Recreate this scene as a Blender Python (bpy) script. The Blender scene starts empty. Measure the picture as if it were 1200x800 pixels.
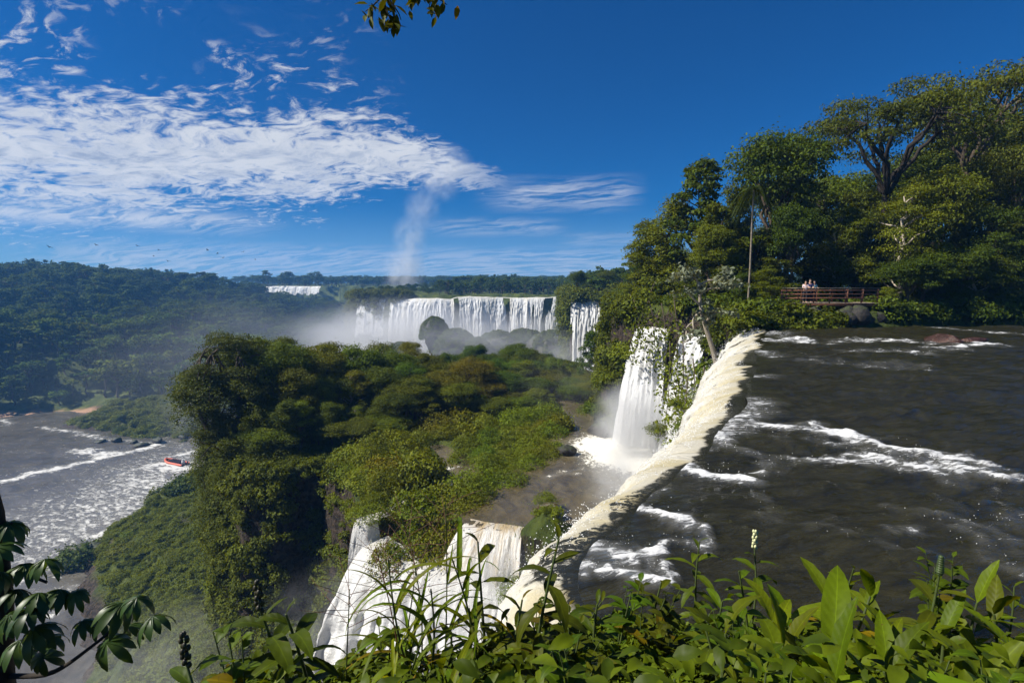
import bpy, math, random
import numpy as np
from mathutils import Vector, Matrix, Euler

S = bpy.context.scene
COL = S.collection
R = math.radians
random.seed(7)
RNG = np.random.default_rng(7)

# ------------------------------------------------------------------ camera
CAM_Z = 3.1
PITCH = R(6.37)
FPX = 600.0
cam_d = bpy.data.cameras.new('camera')
cam_d.sensor_width = 36.0
cam_d.lens = 18.0
cam_d.clip_start = 0.05
cam_d.clip_end = 20000
cam = bpy.data.objects.new('camera', cam_d)
cam.location = (0, 0, CAM_Z)
cam.rotation_euler = (R(90) - PITCH, 0, 0)
COL.objects.link(cam)
S.camera = cam

# ------------------------------------------------------------------ world, sun, exposure
SUN_ELEV, SUN_AZ = R(46), R(-98)        # azimuth measured from the view direction (+Y) towards +X
w = bpy.data.worlds.new('World')
S.world = w
w.use_nodes = True
NT = w.node_tree
for n in list(NT.nodes):
    NT.nodes.remove(n)


class NB:
    """small helper that strings shader nodes together"""
    def __init__(s, tree):
        s.t = tree

    def new(s, typ, **kw):
        n = s.t.nodes.new(typ)
        for k, v in kw.items():
            setattr(n, k, v)
        return n

    def put(s, sock, v):
        if v is None:
            return
        if hasattr(v, 'is_output'):
            s.t.links.new(v, sock)
        else:
            if hasattr(sock.default_value, '__len__') and not hasattr(v, '__len__'):
                v = [v] * len(sock.default_value)
            if hasattr(v, '__len__') and len(sock.default_value) == 4 and len(v) == 3:
                v = (*v, 1.0)
            sock.default_value = v

    def m(s, op, a, b=None, c=None, clamp=False):
        n = s.new('ShaderNodeMath', operation=op, use_clamp=clamp)
        for i, v in enumerate((a, b, c)):
            if v is not None:
                s.put(n.inputs[i], v)
        return n.outputs[0]

    def vm(s, op, a, b=None, scale=None):
        n = s.new('ShaderNodeVectorMath', operation=op)
        s.put(n.inputs[0], a)
        if b is not None:
            s.put(n.inputs[1], b)
        if scale is not None:
            s.put(n.inputs['Scale'], scale)
        return n.outputs['Value'] if op in ('LENGTH', 'DOT_PRODUCT', 'DISTANCE') else n.outputs[0]

    def rng(s, v, a, b, c=0.0, d=1.0, smooth=True):
        n = s.new('ShaderNodeMapRange', interpolation_type='SMOOTHSTEP' if smooth else 'LINEAR')
        for i, q in enumerate((v, a, b, c, d)):
            s.put(n.inputs[i], q)
        return n.outputs[0]

    def noise(s, vec, scale, detail=4, rough=0.55, dist=0.0, color=False):
        n = s.new('ShaderNodeTexNoise')
        s.put(n.inputs['Vector'], vec)
        s.put(n.inputs['Scale'], scale)
        s.put(n.inputs['Detail'], detail)
        s.put(n.inputs['Roughness'], rough)
        s.put(n.inputs['Distortion'], dist)
        return n.outputs['Color' if color else 'Fac']

    def mix(s, f, a, b, mode='MIX'):
        n = s.new('ShaderNodeMix', data_type='RGBA', blend_type=mode)
        s.put(n.inputs['Factor'], f)
        s.put(n.inputs['A'] if False else n.inputs[6], a)
        s.put(n.inputs[7], b)
        return n.outputs[2]

    def comb(s, x, y, z):
        n = s.new('ShaderNodeCombineXYZ')
        for i, v in enumerate((x, y, z)):
            s.put(n.inputs[i], v)
        return n.outputs[0]

    def sep(s, v):
        n = s.new('ShaderNodeSeparateXYZ')
        s.put(n.inputs[0], v)
        return n.outputs

    def curve(s, v, pts):
        n = s.new('ShaderNodeFloatCurve')
        c = n.mapping.curves[0]
        while len(c.points) < len(pts):
            c.points.new(0.5, 0.5)
        for p, (x, y) in zip(c.points, pts):
            p.location = (x, y)
        n.mapping.update()
        s.put(n.inputs['Value'], v)
        return n.outputs[0]

    def attr(s, name):
        return s.new('ShaderNodeAttribute', attribute_name=name)


b = NB(NT)
sky = b.new('ShaderNodeTexSky', sky_type='NISHITA')
sky.sun_disc = False
sky.sun_elevation = SUN_ELEV
sky.sun_rotation = SUN_AZ
sky.altitude = 200
sky.air_density = 1.0
sky.dust_density = 0.35
sky.ozone_density = 2.2
SKY_STRENGTH = 0.05
hs = b.new('ShaderNodeHueSaturation')
b.put(hs.inputs['Hue'], 0.505)
b.put(hs.inputs['Saturation'], 1.5)
b.put(hs.inputs['Value'], 0.62)
NT.links.new(b.mix(1.0, sky.outputs[0], (0.02, 0.70, 1.42), 'MULTIPLY'), hs.inputs['Color'])
tc = b.new('ShaderNodeTexCoord')
D = tc.outputs['Generated']
dx, dy, dz = b.sep(D)
az = b.m('ARCTAN2', dx, dy)                       # radians, 0 ahead
el = b.m('ARCSINE', b.m('MINIMUM', b.m('MAXIMUM', dz, -1.0), 1.0))
azd = b.m('MULTIPLY', az, 57.2958)
eld = b.m('MULTIPLY', el, 57.2958)
inv = b.m('DIVIDE', 1.0, b.m('ADD', b.m('MAXIMUM', dz, 0.0), 0.16))
plane = b.comb(b.m('MULTIPLY', dx, inv), b.m('MULTIPLY', dy, inv), 0.0)
warp = b.vm('SUBTRACT', b.noise(plane, 2.2, 3, 0.5, 0, True), (0.5, 0.5, 0.5))
pw = b.vm('ADD', plane, b.vm('SCALE', warp, None, 0.35))
# streaky cloud texture: stretched along a diagonal of the cloud deck
rot = b.new('ShaderNodeVectorRotate', rotation_type='Z_AXIS')
b.put(rot.inputs['Vector'], pw)
rot.inputs['Angle'].default_value = R(18)
rs = b.vm('MULTIPLY', rot.outputs[0], (1.0, 1.55, 1.0))
n1 = b.noise(rs, 2.3, 2, 0.5, 0.2)
n2 = b.noise(rs, 12.0, 7, 0.62, 0.35)
n3 = b.noise(b.vm('MULTIPLY', rot.outputs[0], (0.55, 2.6, 1.0)), 4.5, 7, 0.62, 0.4)
# main bank: centre and half height over azimuth, in degrees
t = b.m('DIVIDE', b.m('ADD', azd, 75.0), 75.0, clamp=True)   # 0 at -75 deg, 1 at 0 deg
cen = b.m('MULTIPLY', b.curve(t, [(0, .40), (0.4, .50), (0.65, .60), (0.85, .65), (0.98, .55), (1, .54)]), 20.0)
half = b.m('MULTIPLY', b.curve(t, [(0, .5), (0.4, .58), (0.65, .57), (0.80, .42), (0.9, .24), (0.975, .12), (1, 0.06)]), 10.0)
off = b.m('DIVIDE', b.m('ABSOLUTE', b.m('SUBTRACT', eld, cen)), b.m('MAXIMUM', half, 0.05))
inside = b.m('SUBTRACT', 1.0, off)
inside = b.m('MAXIMUM', inside, -1.4)
front = b.rng(azd, 3.0, -9.0)
back = b.rng(azd, -150.0, -100.0)
n5 = b.noise(rs, 30.0, 6, 0.62, 0.3)
dens = b.m('ADD', b.m('ADD', b.m('MULTIPLY', inside, 0.64), 0.0), b.m('MULTIPLY', b.m('SUBTRACT', n2, 0.5), 1.7))
dens = b.m('ADD', dens, b.m('MULTIPLY', b.m('SUBTRACT', n1, 0.5), 0.95))
dens = b.m('ADD', dens, b.m('MULTIPLY', b.m('SUBTRACT', n5, 0.5), 0.35))
bank = b.m('MULTIPLY', b.m('MULTIPLY', b.rng(dens, -0.02, 0.55), front), back)
# scattered small wisps over the bank (upper left) and thin sheets low over the horizon
wis = b.m('MULTIPLY', b.m('MULTIPLY', b.rng(n2, 0.50, 0.70), b.rng(n1, 0.40, 0.58)), b.rng(azd, -10.0, -20.0))
wis = b.m('MULTIPLY', b.m('MULTIPLY', wis, 0.9), b.m('MULTIPLY', b.rng(eld, 10.0, 16.0), b.rng(eld, 27.0, 21.0)))
lowband = b.m('MULTIPLY', b.rng(eld, 0.2, 1.5), b.rng(eld, 4.6, 2.6))
lown = b.m('MULTIPLY', b.m('MULTIPLY', b.rng(n3, 0.36, 0.62), lowband), b.rng(azd, 24.0, 8.0))
low = b.m('MULTIPLY', b.m('MULTIPLY', lown, 0.62), b.rng(azd, -46.0, -36.0))
def streak(a0, a1, e0, e1, k):
    f = b.m('MULTIPLY', b.rng(azd, a0, a0 + (a1 - a0) * .35), b.rng(azd, a1, a1 - (a1 - a0) * .25))
    g = b.m('MULTIPLY', b.rng(eld, e0, (e0 + e1) / 2), b.rng(eld, e1, (e0 + e1) / 2))
    return b.m('MULTIPLY', b.m('MULTIPLY', b.m('MULTIPLY', f, g), b.rng(n3, 0.34, 0.66)), k)
st1 = streak(-5, 15, 7.2, 12.0, 0.75)
st2 = streak(-12, 7, 4.8, 7.6, 0.5)
st3 = streak(-60, -22, 4.2, 7.4, 0.95)
st4 = streak(4, 15, 3.6, 6.0, 0.35)
cl = b.m('MAXIMUM', b.m('MAXIMUM', bank, wis), b.m('MAXIMUM', low, b.m('MAXIMUM', st1, b.m('MAXIMUM', st2, b.m('MAXIMUM', st3, st4)))))
n4 = b.noise(rs, 5.0, 4, 0.55, 0.3)
core = b.m('MULTIPLY', b.m('MULTIPLY', b.rng(dens, 0.25, 0.85), b.rng(n4, 0.40, 0.60)), b.rng(eld, 17.0, 9.0, 0.35, 1.0))
ccol = b.mix(core, (0.92, 0.94, 0.97), (0.42, 0.50, 0.66))
ccol = b.mix(1.0, ccol, (1.0, 1.0, 1.0), 'MULTIPLY')
CLOUD = 0.50
ccs = b.vm('SCALE', ccol, None, CLOUD / SKY_STRENGTH)
# the air thickens to a pale blue at the horizon all round
horizon = b.m('MULTIPLY', b.rng(eld, 9.0, -1.0), 0.55)
skyb = b.mix(horizon, hs.outputs[0], b.vm('SCALE', (0.40, 0.60, 0.80), None, 0.62 / SKY_STRENGTH))
skyc = b.mix(b.m('MULTIPLY', cl, 0.95), skyb, ccs)
bg = b.new('ShaderNodeBackground')
NT.links.new(skyc, bg.inputs['Color'])
bg.inputs['Strength'].default_value = SKY_STRENGTH
wo = b.new('ShaderNodeOutputWorld')
NT.links.new(bg.outputs[0], wo.inputs['Surface'])

sun_d = bpy.data.lights.new('sun', 'SUN')
sun_d.energy = 5.0
sun_d.angle = R(0.53)
sun_d.color = (1.0, 0.95, 0.86)
sun = bpy.data.objects.new('sun', sun_d)
sdir = Vector((math.sin(SUN_AZ) * math.cos(SUN_ELEV), math.cos(SUN_AZ) * math.cos(SUN_ELEV), math.sin(SUN_ELEV)))
sun.rotation_euler = sdir.to_track_quat('Z', 'Y').to_euler()
sun.location = (-40, -20, 60)
COL.objects.link(sun)

S.view_settings.view_transform = 'Standard'
S.view_settings.look = 'None'
S.view_settings.exposure = 0.72
S.view_settings.gamma = 1.0
S.view_settings.use_curve_mapping = False
S.render.engine = 'CYCLES'
cy = S.cycles
cy.use_denoising = True
cy.denoiser = 'OPENIMAGEDENOISE'
cy.max_bounces = 6
cy.diffuse_bounces = 1
cy.glossy_bounces = 2
cy.transmission_bounces = 4
cy.transparent_max_bounces = 8
cy.volume_bounces = 1
cy.volume_step_rate = 2.0
cy.volume_max_steps = 64
cy.sample_clamp_indirect = 4.0
cy.use_adaptive_sampling = True
cy.adaptive_threshold = 0.02


# ------------------------------------------------------------------ maths helpers
def ray(px, py):
    X, u = (px - 600) / FPX, (400 - py) / FPX
    return np.array([X, math.cos(PITCH) + u * math.sin(PITCH), -math.sin(PITCH) + u * math.cos(PITCH)])


def at(px, py, Y):
    """the point seen at photograph pixel (px, py) at depth Y metres"""
    d = ray(px, py)
    return Vector((d[0] / d[1] * Y, Y, CAM_Z + d[2] / d[1] * Y))


def atz(px, py, z):
    """the point seen at a pixel on the level z"""
    d = ray(px, py)
    k = (z - CAM_Z) / d[2]
    return Vector((d[0] * k, d[1] * k, z))


def sm(x, a, c):
    k = np.clip((x - a) / (c - a), 0, 1)
    return k * k * (3 - 2 * k)


def _hash(ix, iy, iz, seed):
    h = (ix.astype(np.int64) * 374761393 + iy.astype(np.int64) * 668265263 + iz.astype(np.int64) * 2147483647 + seed * 1274126177) & 0xffffffff
    h = ((h ^ (h >> 13)) * 1274126177) & 0xffffffff
    h = ((h ^ (h >> 16)) * 2246822519) & 0xffffffff
    return ((h ^ (h >> 15)) & 0xffff) / 65535.0


def vn(x, y, z=0.0, seed=0):
    x, y, z = np.broadcast_arrays(np.asarray(x, float), np.asarray(y, float), np.asarray(z, float))
    ix, iy, iz = np.floor(x), np.floor(y), np.floor(z)
    fx, fy, fz = x - ix, y - iy, z - iz
    fx, fy, fz = fx * fx * (3 - 2 * fx), fy * fy * (3 - 2 * fy), fz * fz * (3 - 2 * fz)
    out = 0
    for a in (0, 1):
        for c in (0, 1):
            for e in (0, 1):
                out = out + _hash(ix + a, iy + c, iz + e, seed) * (fx if a else 1 - fx) * (fy if c else 1 - fy) * (fz if e else 1 - fz)
    return out


def fbm(x, y, z=0.0, oct=4, seed=0, gain=0.5):
    s, a, t_ = 0.0, 1.0, 0.0
    x, y, z = np.asarray(x, float), np.asarray(y, float), np.asarray(z, float)
    for o in range(oct):
        s = s + a * vn(x * 2 ** o + 17.3 * o, y * 2 ** o + 5.1 * o, z * 2 ** o, seed + o)
        t_ += a
        a *= gain
    return s / t_                                       # 0..1


def sdf(poly, x, y):
    """signed distance to a closed polygon, negative inside"""
    x, y = np.asarray(x, float), np.asarray(y, float)
    d = np.full(np.broadcast(x, y).shape, 1e18)
    ins = np.zeros(d.shape, bool)
    n = len(poly)
    for i in range(n):
        ax, ay = poly[i]
        bx, by = poly[(i + 1) % n]
        ex, ey = bx - ax, by - ay
        k = np.clip(((x - ax) * ex + (y - ay) * ey) / (ex * ex + ey * ey + 1e-12), 0, 1)
        d = np.minimum(d, (x - ax - k * ex) ** 2 + (y - ay - k * ey) ** 2)
        if ay != by:
            c = ((ay > y) != (by > y)) & (x < (bx - ax) * (y - ay) / (by - ay) + ax)
            ins ^= c
    d = np.sqrt(d)
    return np.where(ins, -d, d)


def smooth_line(pts, n):
    """Catmull-Rom through pts, n points spaced evenly along it"""
    P = np.array(pts, float)
    Q = np.vstack([2 * P[0] - P[1], P, 2 * P[-1] - P[-2]])
    out = []
    for i in range(1, len(Q) - 2):
        for k in np.linspace(0, 1, 24, endpoint=False):
            a, c, e, f = Q[i - 1], Q[i], Q[i + 1], Q[i + 2]
            out.append(0.5 * ((2 * c) + (e - a) * k + (2 * a - 5 * c + 4 * e - f) * k * k + (3 * c - a - 3 * e + f) * k ** 3))
    out.append(P[-1])
    out = np.array(out)
    L = np.concatenate([[0], np.cumsum(np.linalg.norm(np.diff(out, axis=0), axis=1))])
    q = np.linspace(0, L[-1], n)
    return np.stack([np.interp(q, L, out[:, j]) for j in range(P.shape[1])], 1)


# ------------------------------------------------------------------ object helpers
def mesh_np(name, V, F, mat=None, smooth=True, attrs=None, uv=None):
    """mesh from arrays; F is an (n,3) or (n,4) index array, or a list of them"""
    me = bpy.data.meshes.new(name)
    V = np.asarray(V, np.float32)
    Fs = [np.asarray(f, np.int32) for f in (F if isinstance(F, list) else [F])]
    Fs = [f for f in Fs if len(f)]
    loops = np.concatenate([f.ravel() for f in Fs])
    sizes = np.concatenate([np.full(len(f), f.shape[1], np.int32) for f in Fs])
    me.vertices.add(len(V))
    me.vertices.foreach_set('co', V.ravel())
    me.loops.add(len(loops))
    me.loops.foreach_set('vertex_index', loops)
    me.polygons.add(len(sizes))
    st = np.concatenate([[0], np.cumsum(sizes)[:-1]]).astype(np.int32)
    me.polygons.foreach_set('loop_start', st)
    if smooth:
        me.polygons.foreach_set('use_smooth', np.ones(len(sizes), bool))
    for k, v in (attrs or {}).items():
        v = np.asarray(v, np.float32)
        if v.ndim == 2:
            a = me.attributes.new(k, 'FLOAT_VECTOR', 'POINT')
            a.data.foreach_set('vector', v.ravel())
        else:
            a = me.attributes.new(k, 'FLOAT', 'POINT')
            a.data.foreach_set('value', v)
    me.update(calc_edges=True)
    me.validate()
    if mat:
        me.materials.append(mat)
    return me


def link(name, me, parent=None, loc=None, rot=None, scale=None):
    o = bpy.data.objects.new(name, me)
    COL.objects.link(o)
    if parent is not None:
        o.parent = parent
    if loc is not None:
        o.location = loc
    if rot is not None:
        o.rotation_euler = rot
    if scale is not None:
        o.scale = scale if hasattr(scale, '__len__') else (scale,) * 3
    return o


def tag(o, label=None, cat=None, group=None, kind=None):
    if label:
        o['label'] = label
    if cat:
        o['category'] = cat
    if group:
        o['group'] = group
    if kind:
        o['kind'] = kind
    return o


def empty(name, loc, label, cat, group=None, rz=0.0, scale=None):
    o = bpy.data.objects.new(name, None)
    o.empty_display_size = 0.3
    COL.objects.link(o)
    o.location = loc
    o.rotation_euler = (0, 0, rz)
    if scale is not None:
        o.scale = scale if hasattr(scale, '__len__') else (scale,) * 3
    return tag(o, label, cat, group)


def grid_faces(nu, nv):
    """quads of a grid whose vertex (i, j) has the index i*nv + j"""
    i, j = np.meshgrid(np.arange(nu - 1), np.arange(nv - 1), indexing='ij')
    a = (i * nv + j).ravel()
    return np.stack([a, a + nv, a + nv + 1, a + 1], 1)


class MB:
    """collects shapes that become one mesh"""
    def __init__(s):
        s.v, s.f, s.n = [], {3: [], 4: []}, 0

    def add(s, V, F):
        V = np.asarray(V, float)
        F = np.asarray(F, int)
        s.v.append(V)
        s.f[F.shape[1]].append(F + s.n)
        s.n += len(V)
        return s

    def tube(s, pts, radii, sides=6, cap=True):
        P = np.asarray(pts, float)
        rad = np.broadcast_to(np.asarray(radii, float), (len(P),))
        T = np.gradient(P, axis=0)
        T /= np.linalg.norm(T, axis=1)[:, None] + 1e-9
        ref = np.array([0.31, 0.17, 0.93]) if abs(T[0][2]) < 0.8 else np.array([0.9, 0.3, 0.1])
        A = np.cross(T, ref)
        A /= np.linalg.norm(A, axis=1)[:, None] + 1e-9
        B = np.cross(T, A)
        an = np.linspace(0, 2 * np.pi, sides, endpoint=False)
        V = P[:, None, :] + rad[:, None, None] * (np.cos(an)[None, :, None] * A[:, None, :] + np.sin(an)[None, :, None] * B[:, None, :])
        n = len(P)
        i, j = np.meshgrid(np.arange(n - 1), np.arange(sides), indexing='ij')
        a = (i * sides + j).ravel()
        c = (i * sides + (j + 1) % sides).ravel()
        s.add(V.reshape(-1, 3), np.stack([a, c, c + sides, a + sides], 1))
        if cap:
            for e, k in ((0, 0), (n - 1, 1)):
                ring = V[e]
                fan = np.array([[0, q, q + 1] for q in range(1, sides - 1)])
                if not k:
                    fan = fan[:, ::-1]
                s.add(ring, fan)
        return s

    def box(s, c, size, rz=0.0, tilt=None):
        h = np.array(size) / 2
        V = np.array([[x, y, z] for x in (-1, 1) for y in (-1, 1) for z in (-1, 1)]) * h
        M = Matrix.Rotation(rz, 3, 'Z')
        if tilt is not None:
            M = M @ Euler(tilt).to_matrix()
        V = V @ np.array(M).T + np.array(c)
        F = [[0, 1, 3, 2], [4, 6, 7, 5], [0, 4, 5, 1], [2, 3, 7, 6], [0, 2, 6, 4], [1, 5, 7, 3]]
        return s.add(V, F)

    def ball(s, c, r, seg=8, rings=6, noise=0.0, seed=0, nscale=1.0):
        r = np.broadcast_to(np.asarray(r, float), (3,))
        th = np.linspace(0, np.pi, rings + 1)
        ph = np.linspace(0, 2 * np.pi, seg, endpoint=False)
        T, P = np.meshgrid(th, ph, indexing='ij')
        V = np.stack([np.sin(T) * np.cos(P), np.sin(T) * np.sin(P), np.cos(T)], -1).reshape(-1, 3)
        if noise:
            k = 1 + noise * (fbm(V[:, 0] * nscale + seed * 3.7, V[:, 1] * nscale, V[:, 2] * nscale, 3, seed) - 0.5) * 2
            V = V * k[:, None]
        V = V * r + np.array(c)
        i, j = np.meshgrid(np.arange(rings), np.arange(seg), indexing='ij')
        a = (i * seg + j).ravel()
        c2 = (i * seg + (j + 1) % seg).ravel()
        return s.add(V, np.stack([a, a + seg, c2 + seg, c2], 1))

    def mesh(s, name, mat=None, smooth=True, attrs=None):
        F = [np.concatenate(f) for f in (s.f[3], s.f[4]) if f]
        return mesh_np(name, np.concatenate(s.v), F, mat, smooth, attrs)

    def obj(s, name, mat=None, parent=None, smooth=True, **kw):
        return link(name, s.mesh(name, mat, smooth), parent, **kw)
# ------------------------------------------------------------------ materials
def mat(name):
    m = bpy.data.materials.new(name)
    m.use_nodes = True
    nt = m.node_tree
    for n in list(nt.nodes):
        nt.nodes.remove(n)
    nb = NB(nt)
    out = nb.new('ShaderNodeOutputMaterial')
    return m, nb, out


def principled(nb, col, rough=0.6, spec=0.4, normal=None, metallic=0.0):
    p = nb.new('ShaderNodeBsdfPrincipled')
    nb.put(p.inputs['Base Color'], col)
    nb.put(p.inputs['Roughness'], rough)
    nb.put(p.inputs['Specular IOR Level'], spec)
    nb.put(p.inputs['Metallic'], metallic)
    if normal is not None:
        nb.put(p.inputs['Normal'], normal)
    return p


def bump(nb, h, strength=0.5, dist=0.1):
    n = nb.new('ShaderNodeBump')
    nb.put(n.inputs['Height'], h)
    nb.put(n.inputs['Strength'], strength)
    nb.put(n.inputs['Distance'], dist)
    return n.outputs[0]


def simple(name, col, rough=0.6, spec=0.4, var=0.15, scale=6.0, bstr=0.0, metallic=0.0):
    m, nb, out = mat(name)
    g = nb.new('ShaderNodeTexCoord').outputs['Object']
    f = nb.noise(g, scale, 5, 0.6)
    k = nb.rng(f, 0.3, 0.7, 1 - var, 1 + var, False)
    c = nb.vm('SCALE', col, None, k)
    nrm = bump(nb, f, bstr, 0.02) if bstr else None
    p = principled(nb, c, rough, spec, nrm, metallic)
    nb.t.links.new(p.outputs[0], out.inputs['Surface'])
    return m


def leaf_mat(name, dark, light, trans=0.24, rough=0.62, spec=0.16, tcol=None, veins=False):
    """foliage: every leaf carries its own 'tint', every plant its own hue"""
    m, nb, out = mat(name)
    t_ = nb.attr('tint').outputs['Fac']
    oi = nb.new('ShaderNodeObjectInfo')
    f = nb.m('ADD', nb.m('MULTIPLY', t_, 0.75), nb.m('MULTIPLY', oi.outputs['Random'], 0.3), clamp=True)
    c = nb.mix(f, dark, light)
    c = nb.mix(1.0, c, oi.outputs['Color'], 'MULTIPLY')
    nrm = None
    if veins:
        o = nb.new('ShaderNodeTexCoord').outputs['Object']
        x, y, z = nb.sep(o)
        wv = nb.m('SINE', nb.m('MULTIPLY', nb.m('ADD', nb.m('MULTIPLY', nb.m('ABSOLUTE', x), 1.2), nb.m('MULTIPLY', y, -1.0)), 150.0))
        mid = nb.rng(nb.m('ABSOLUTE', x), 0.0, 0.004, 1.0, 0.0)
        c = nb.mix(nb.m('MULTIPLY', mid, 0.5), c, nb.vm('SCALE', c, None, 1.9))
        blotch = nb.noise(o, 14.0, 4, 0.6)
        c = nb.vm('SCALE', c, None, nb.rng(blotch, 0.3, 0.7, 0.78, 1.18, False))
        spots = nb.rng(nb.noise(nb.vm('ADD', o, nb.comb(nb.m('MULTIPLY', oi.outputs['Random'], 37.0), 0.0, 0.0)), 45.0, 3, 0.6), 0.66, 0.72)
        c = nb.mix(nb.m('MULTIPLY', spots, 0.75), c, (0.10, 0.06, 0.02))
        nrm = bump(nb, nb.m('ADD', wv, nb.m('MULTIPLY', blotch, 3.0)), 0.10, 0.004)
    p = principled(nb, c, rough, spec, nrm)
    tr = nb.new('ShaderNodeBsdfTranslucent')
    tc_ = nb.mix(1.0, c, tcol or (1.9, 1.5, 0.35), 'MULTIPLY')
    nb.put(tr.inputs['Color'], tc_)
    mx = nb.new('ShaderNodeMixShader')
    mx.inputs[0].default_value = trans
    nb.t.links.new(p.outputs[0], mx.inputs[1])
    nb.t.links.new(tr.outputs[0], mx.inputs[2])
    nb.t.links.new(mx.outputs[0], out.inputs['Surface'])
    return m


M = {}
M['leaf_forest'] = leaf_mat('leaf_forest', (0.018, 0.038, 0.003), (0.118, 0.158, 0.004))
M['leaf_olive'] = leaf_mat('leaf_olive', (0.022, 0.038, 0.003), (0.138, 0.162, 0.004))
M['leaf_bright'] = leaf_mat('leaf_bright', (0.032, 0.052, 0.003), (0.160, 0.190, 0.005))
M['leaf_moss'] = leaf_mat('leaf_moss', (0.046, 0.074, 0.004), (0.160, 0.190, 0.008), 0.25)
M['leaf_far'] = leaf_mat('leaf_far', (0.020, 0.045, 0.010), (0.085, 0.125, 0.016), 0.25, 0.8, 0.05)
M['leaf_grey'] = leaf_mat('leaf_grey', (0.085, 0.105, 0.060), (0.24, 0.26, 0.17), 0.2)
M['leaf_lance'] = leaf_mat('leaf_lance', (0.016, 0.034, 0.003), (0.118, 0.156, 0.004), 0.38, 0.5, 0.16, veins=True)
M['leaf_ginger'] = leaf_mat('leaf_ginger', (0.045, 0.075, 0.003), (0.150, 0.185, 0.004), 0.42, 0.5, 0.16, veins=True)
M['leaf_cecropia'] = leaf_mat('leaf_cecropia', (0.018, 0.045, 0.010), (0.050, 0.090, 0.012), 0.26, 0.42, 0.35)
M['stem_green'] = simple('stem_green', (0.055, 0.075, 0.02), 0.5, 0.4, 0.3, 20)
M['stem_red'] = simple('stem_red', (0.16, 0.055, 0.035), 0.5, 0.4, 0.3, 20)
M['seed_brown'] = simple('seed_brown', (0.11, 0.055, 0.035), 0.7, 0.2, 0.3, 30)
M['bud_dark'] = simple('bud_dark', (0.035, 0.030, 0.014), 0.5, 0.4, 0.4, 30)
M['cone_green'] = simple('cone_green', (0.035, 0.055, 0.012), 0.5, 0.4, 0.4, 30)
M['flower_pale'] = simple('flower_pale', (0.55, 0.55, 0.30), 0.6, 0.2, 0.2, 30)
M['bark'] = simple('bark', (0.085, 0.065, 0.045), 0.85, 0.2, 0.45, 9, 0.6)
M['bark_pale'] = simple('bark_pale', (0.34, 0.29, 0.22), 0.8, 0.2, 0.3, 7, 0.5)
M['bark_palm'] = simple('bark_palm', (0.20, 0.165, 0.12), 0.85, 0.2, 0.35, 5, 0.5)
M['bark_dark'] = simple('bark_dark', (0.030, 0.024, 0.018), 0.85, 0.2, 0.45, 14, 0.6)
M['wood_rust'] = simple('wood_rust', (0.20, 0.085, 0.045), 0.75, 0.3, 0.4, 5, 0.3)
M['wood_grey'] = simple('wood_grey', (0.24, 0.19, 0.14), 0.8, 0.2, 0.35, 5, 0.3)
M['bird'] = simple('bird', (0.012, 0.012, 0.013), 0.7, 0.2, 0.2)


def rock_mat(name, col, col2, wet=0.5, scale=0.5, mossy=0.85):
    m, nb, out = mat(name)
    g = nb.new('ShaderNodeNewGeometry')
    n = nb.noise(g.outputs['Position'], scale, 8, 0.65, 0.3)
    n2_ = nb.noise(g.outputs['Position'], scale * 7, 6, 0.7)
    c = nb.mix(nb.rng(n, 0.35, 0.65), col, col2)
    c = nb.vm('SCALE', c, None, nb.rng(n2_, 0.3, 0.7, 0.6, 1.35, False))
    nz = nb.sep(g.outputs['Normal'])[2]
    moss = nb.m('MULTIPLY', nb.rng(nz, 0.45, 0.85), nb.rng(n2_, 0.42, 0.55))
    c = nb.mix(nb.m('MULTIPLY', moss, mossy), c, (0.045, 0.06, 0.012))
    nrm = bump(nb, nb.m('ADD', n, nb.m('MULTIPLY', n2_, 0.4)), 0.9, 0.5 / scale * 0.4)
    p = principled(nb, c, wet, 0.4, nrm)
    nb.t.links.new(p.outputs[0], out.inputs['Surface'])
    return m


M['rock_dark'] = rock_mat('rock_dark', (0.016, 0.014, 0.012), (0.045, 0.038, 0.031), 0.6)
M['rock_brown'] = rock_mat('rock_brown', (0.040, 0.020, 0.013), (0.095, 0.048, 0.030), 0.30, 1.5)

M['rock_wet'] = rock_mat('rock_wet', (0.030, 0.015, 0.010), (0.085, 0.040, 0.026), 0.22, 1.8, 0.0)

# ground: soil, rock, moss and beach sand by attribute
m, nb, out = mat('ground')
g = nb.new('ShaderNodeNewGeometry')
P_ = g.outputs['Position']
na = nb.noise(P_, 0.22, 6, 0.6)
nb_ = nb.noise(P_, 1.7, 7, 0.7)
nz = nb.sep(g.outputs['Normal'])[2]
moss = nb.mix(nb.rng(na, 0.38, 0.62), (0.050, 0.072, 0.012), (0.095, 0.115, 0.020))
moss = nb.vm('SCALE', moss, None, nb.rng(nb_, 0.3, 0.7, 0.55, 1.3, False))
rock = nb.mix(nb.rng(nb_, 0.4, 0.62), (0.022, 0.017, 0.013), (0.085, 0.062, 0.045))
steep = nb.rng(nb.m('ADD', nz, nb.m('MULTIPLY', nb.m('SUBTRACT', nb_, 0.5), 0.8)), 0.30, 0.62)
rk = nb.attr('rocky').outputs['Fac']
c = nb.mix(nb.m('MULTIPLY', steep, nb.m('SUBTRACT', 1.0, rk, clamp=True)), rock, moss)
sandy = nb.attr('sandy').outputs['Fac']
c = nb.mix(sandy, c, nb.vm('SCALE', (0.46, 0.27, 0.16), None, nb.rng(nb_, 0.3, 0.7, 0.8, 1.15, False)))
p = principled(nb, c, 0.85, 0.2, bump(nb, nb.m('ADD', na, nb_), 0.9, 0.8))
nb.t.links.new(p.outputs[0], out.inputs['Surface'])
M['ground'] = m


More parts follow.
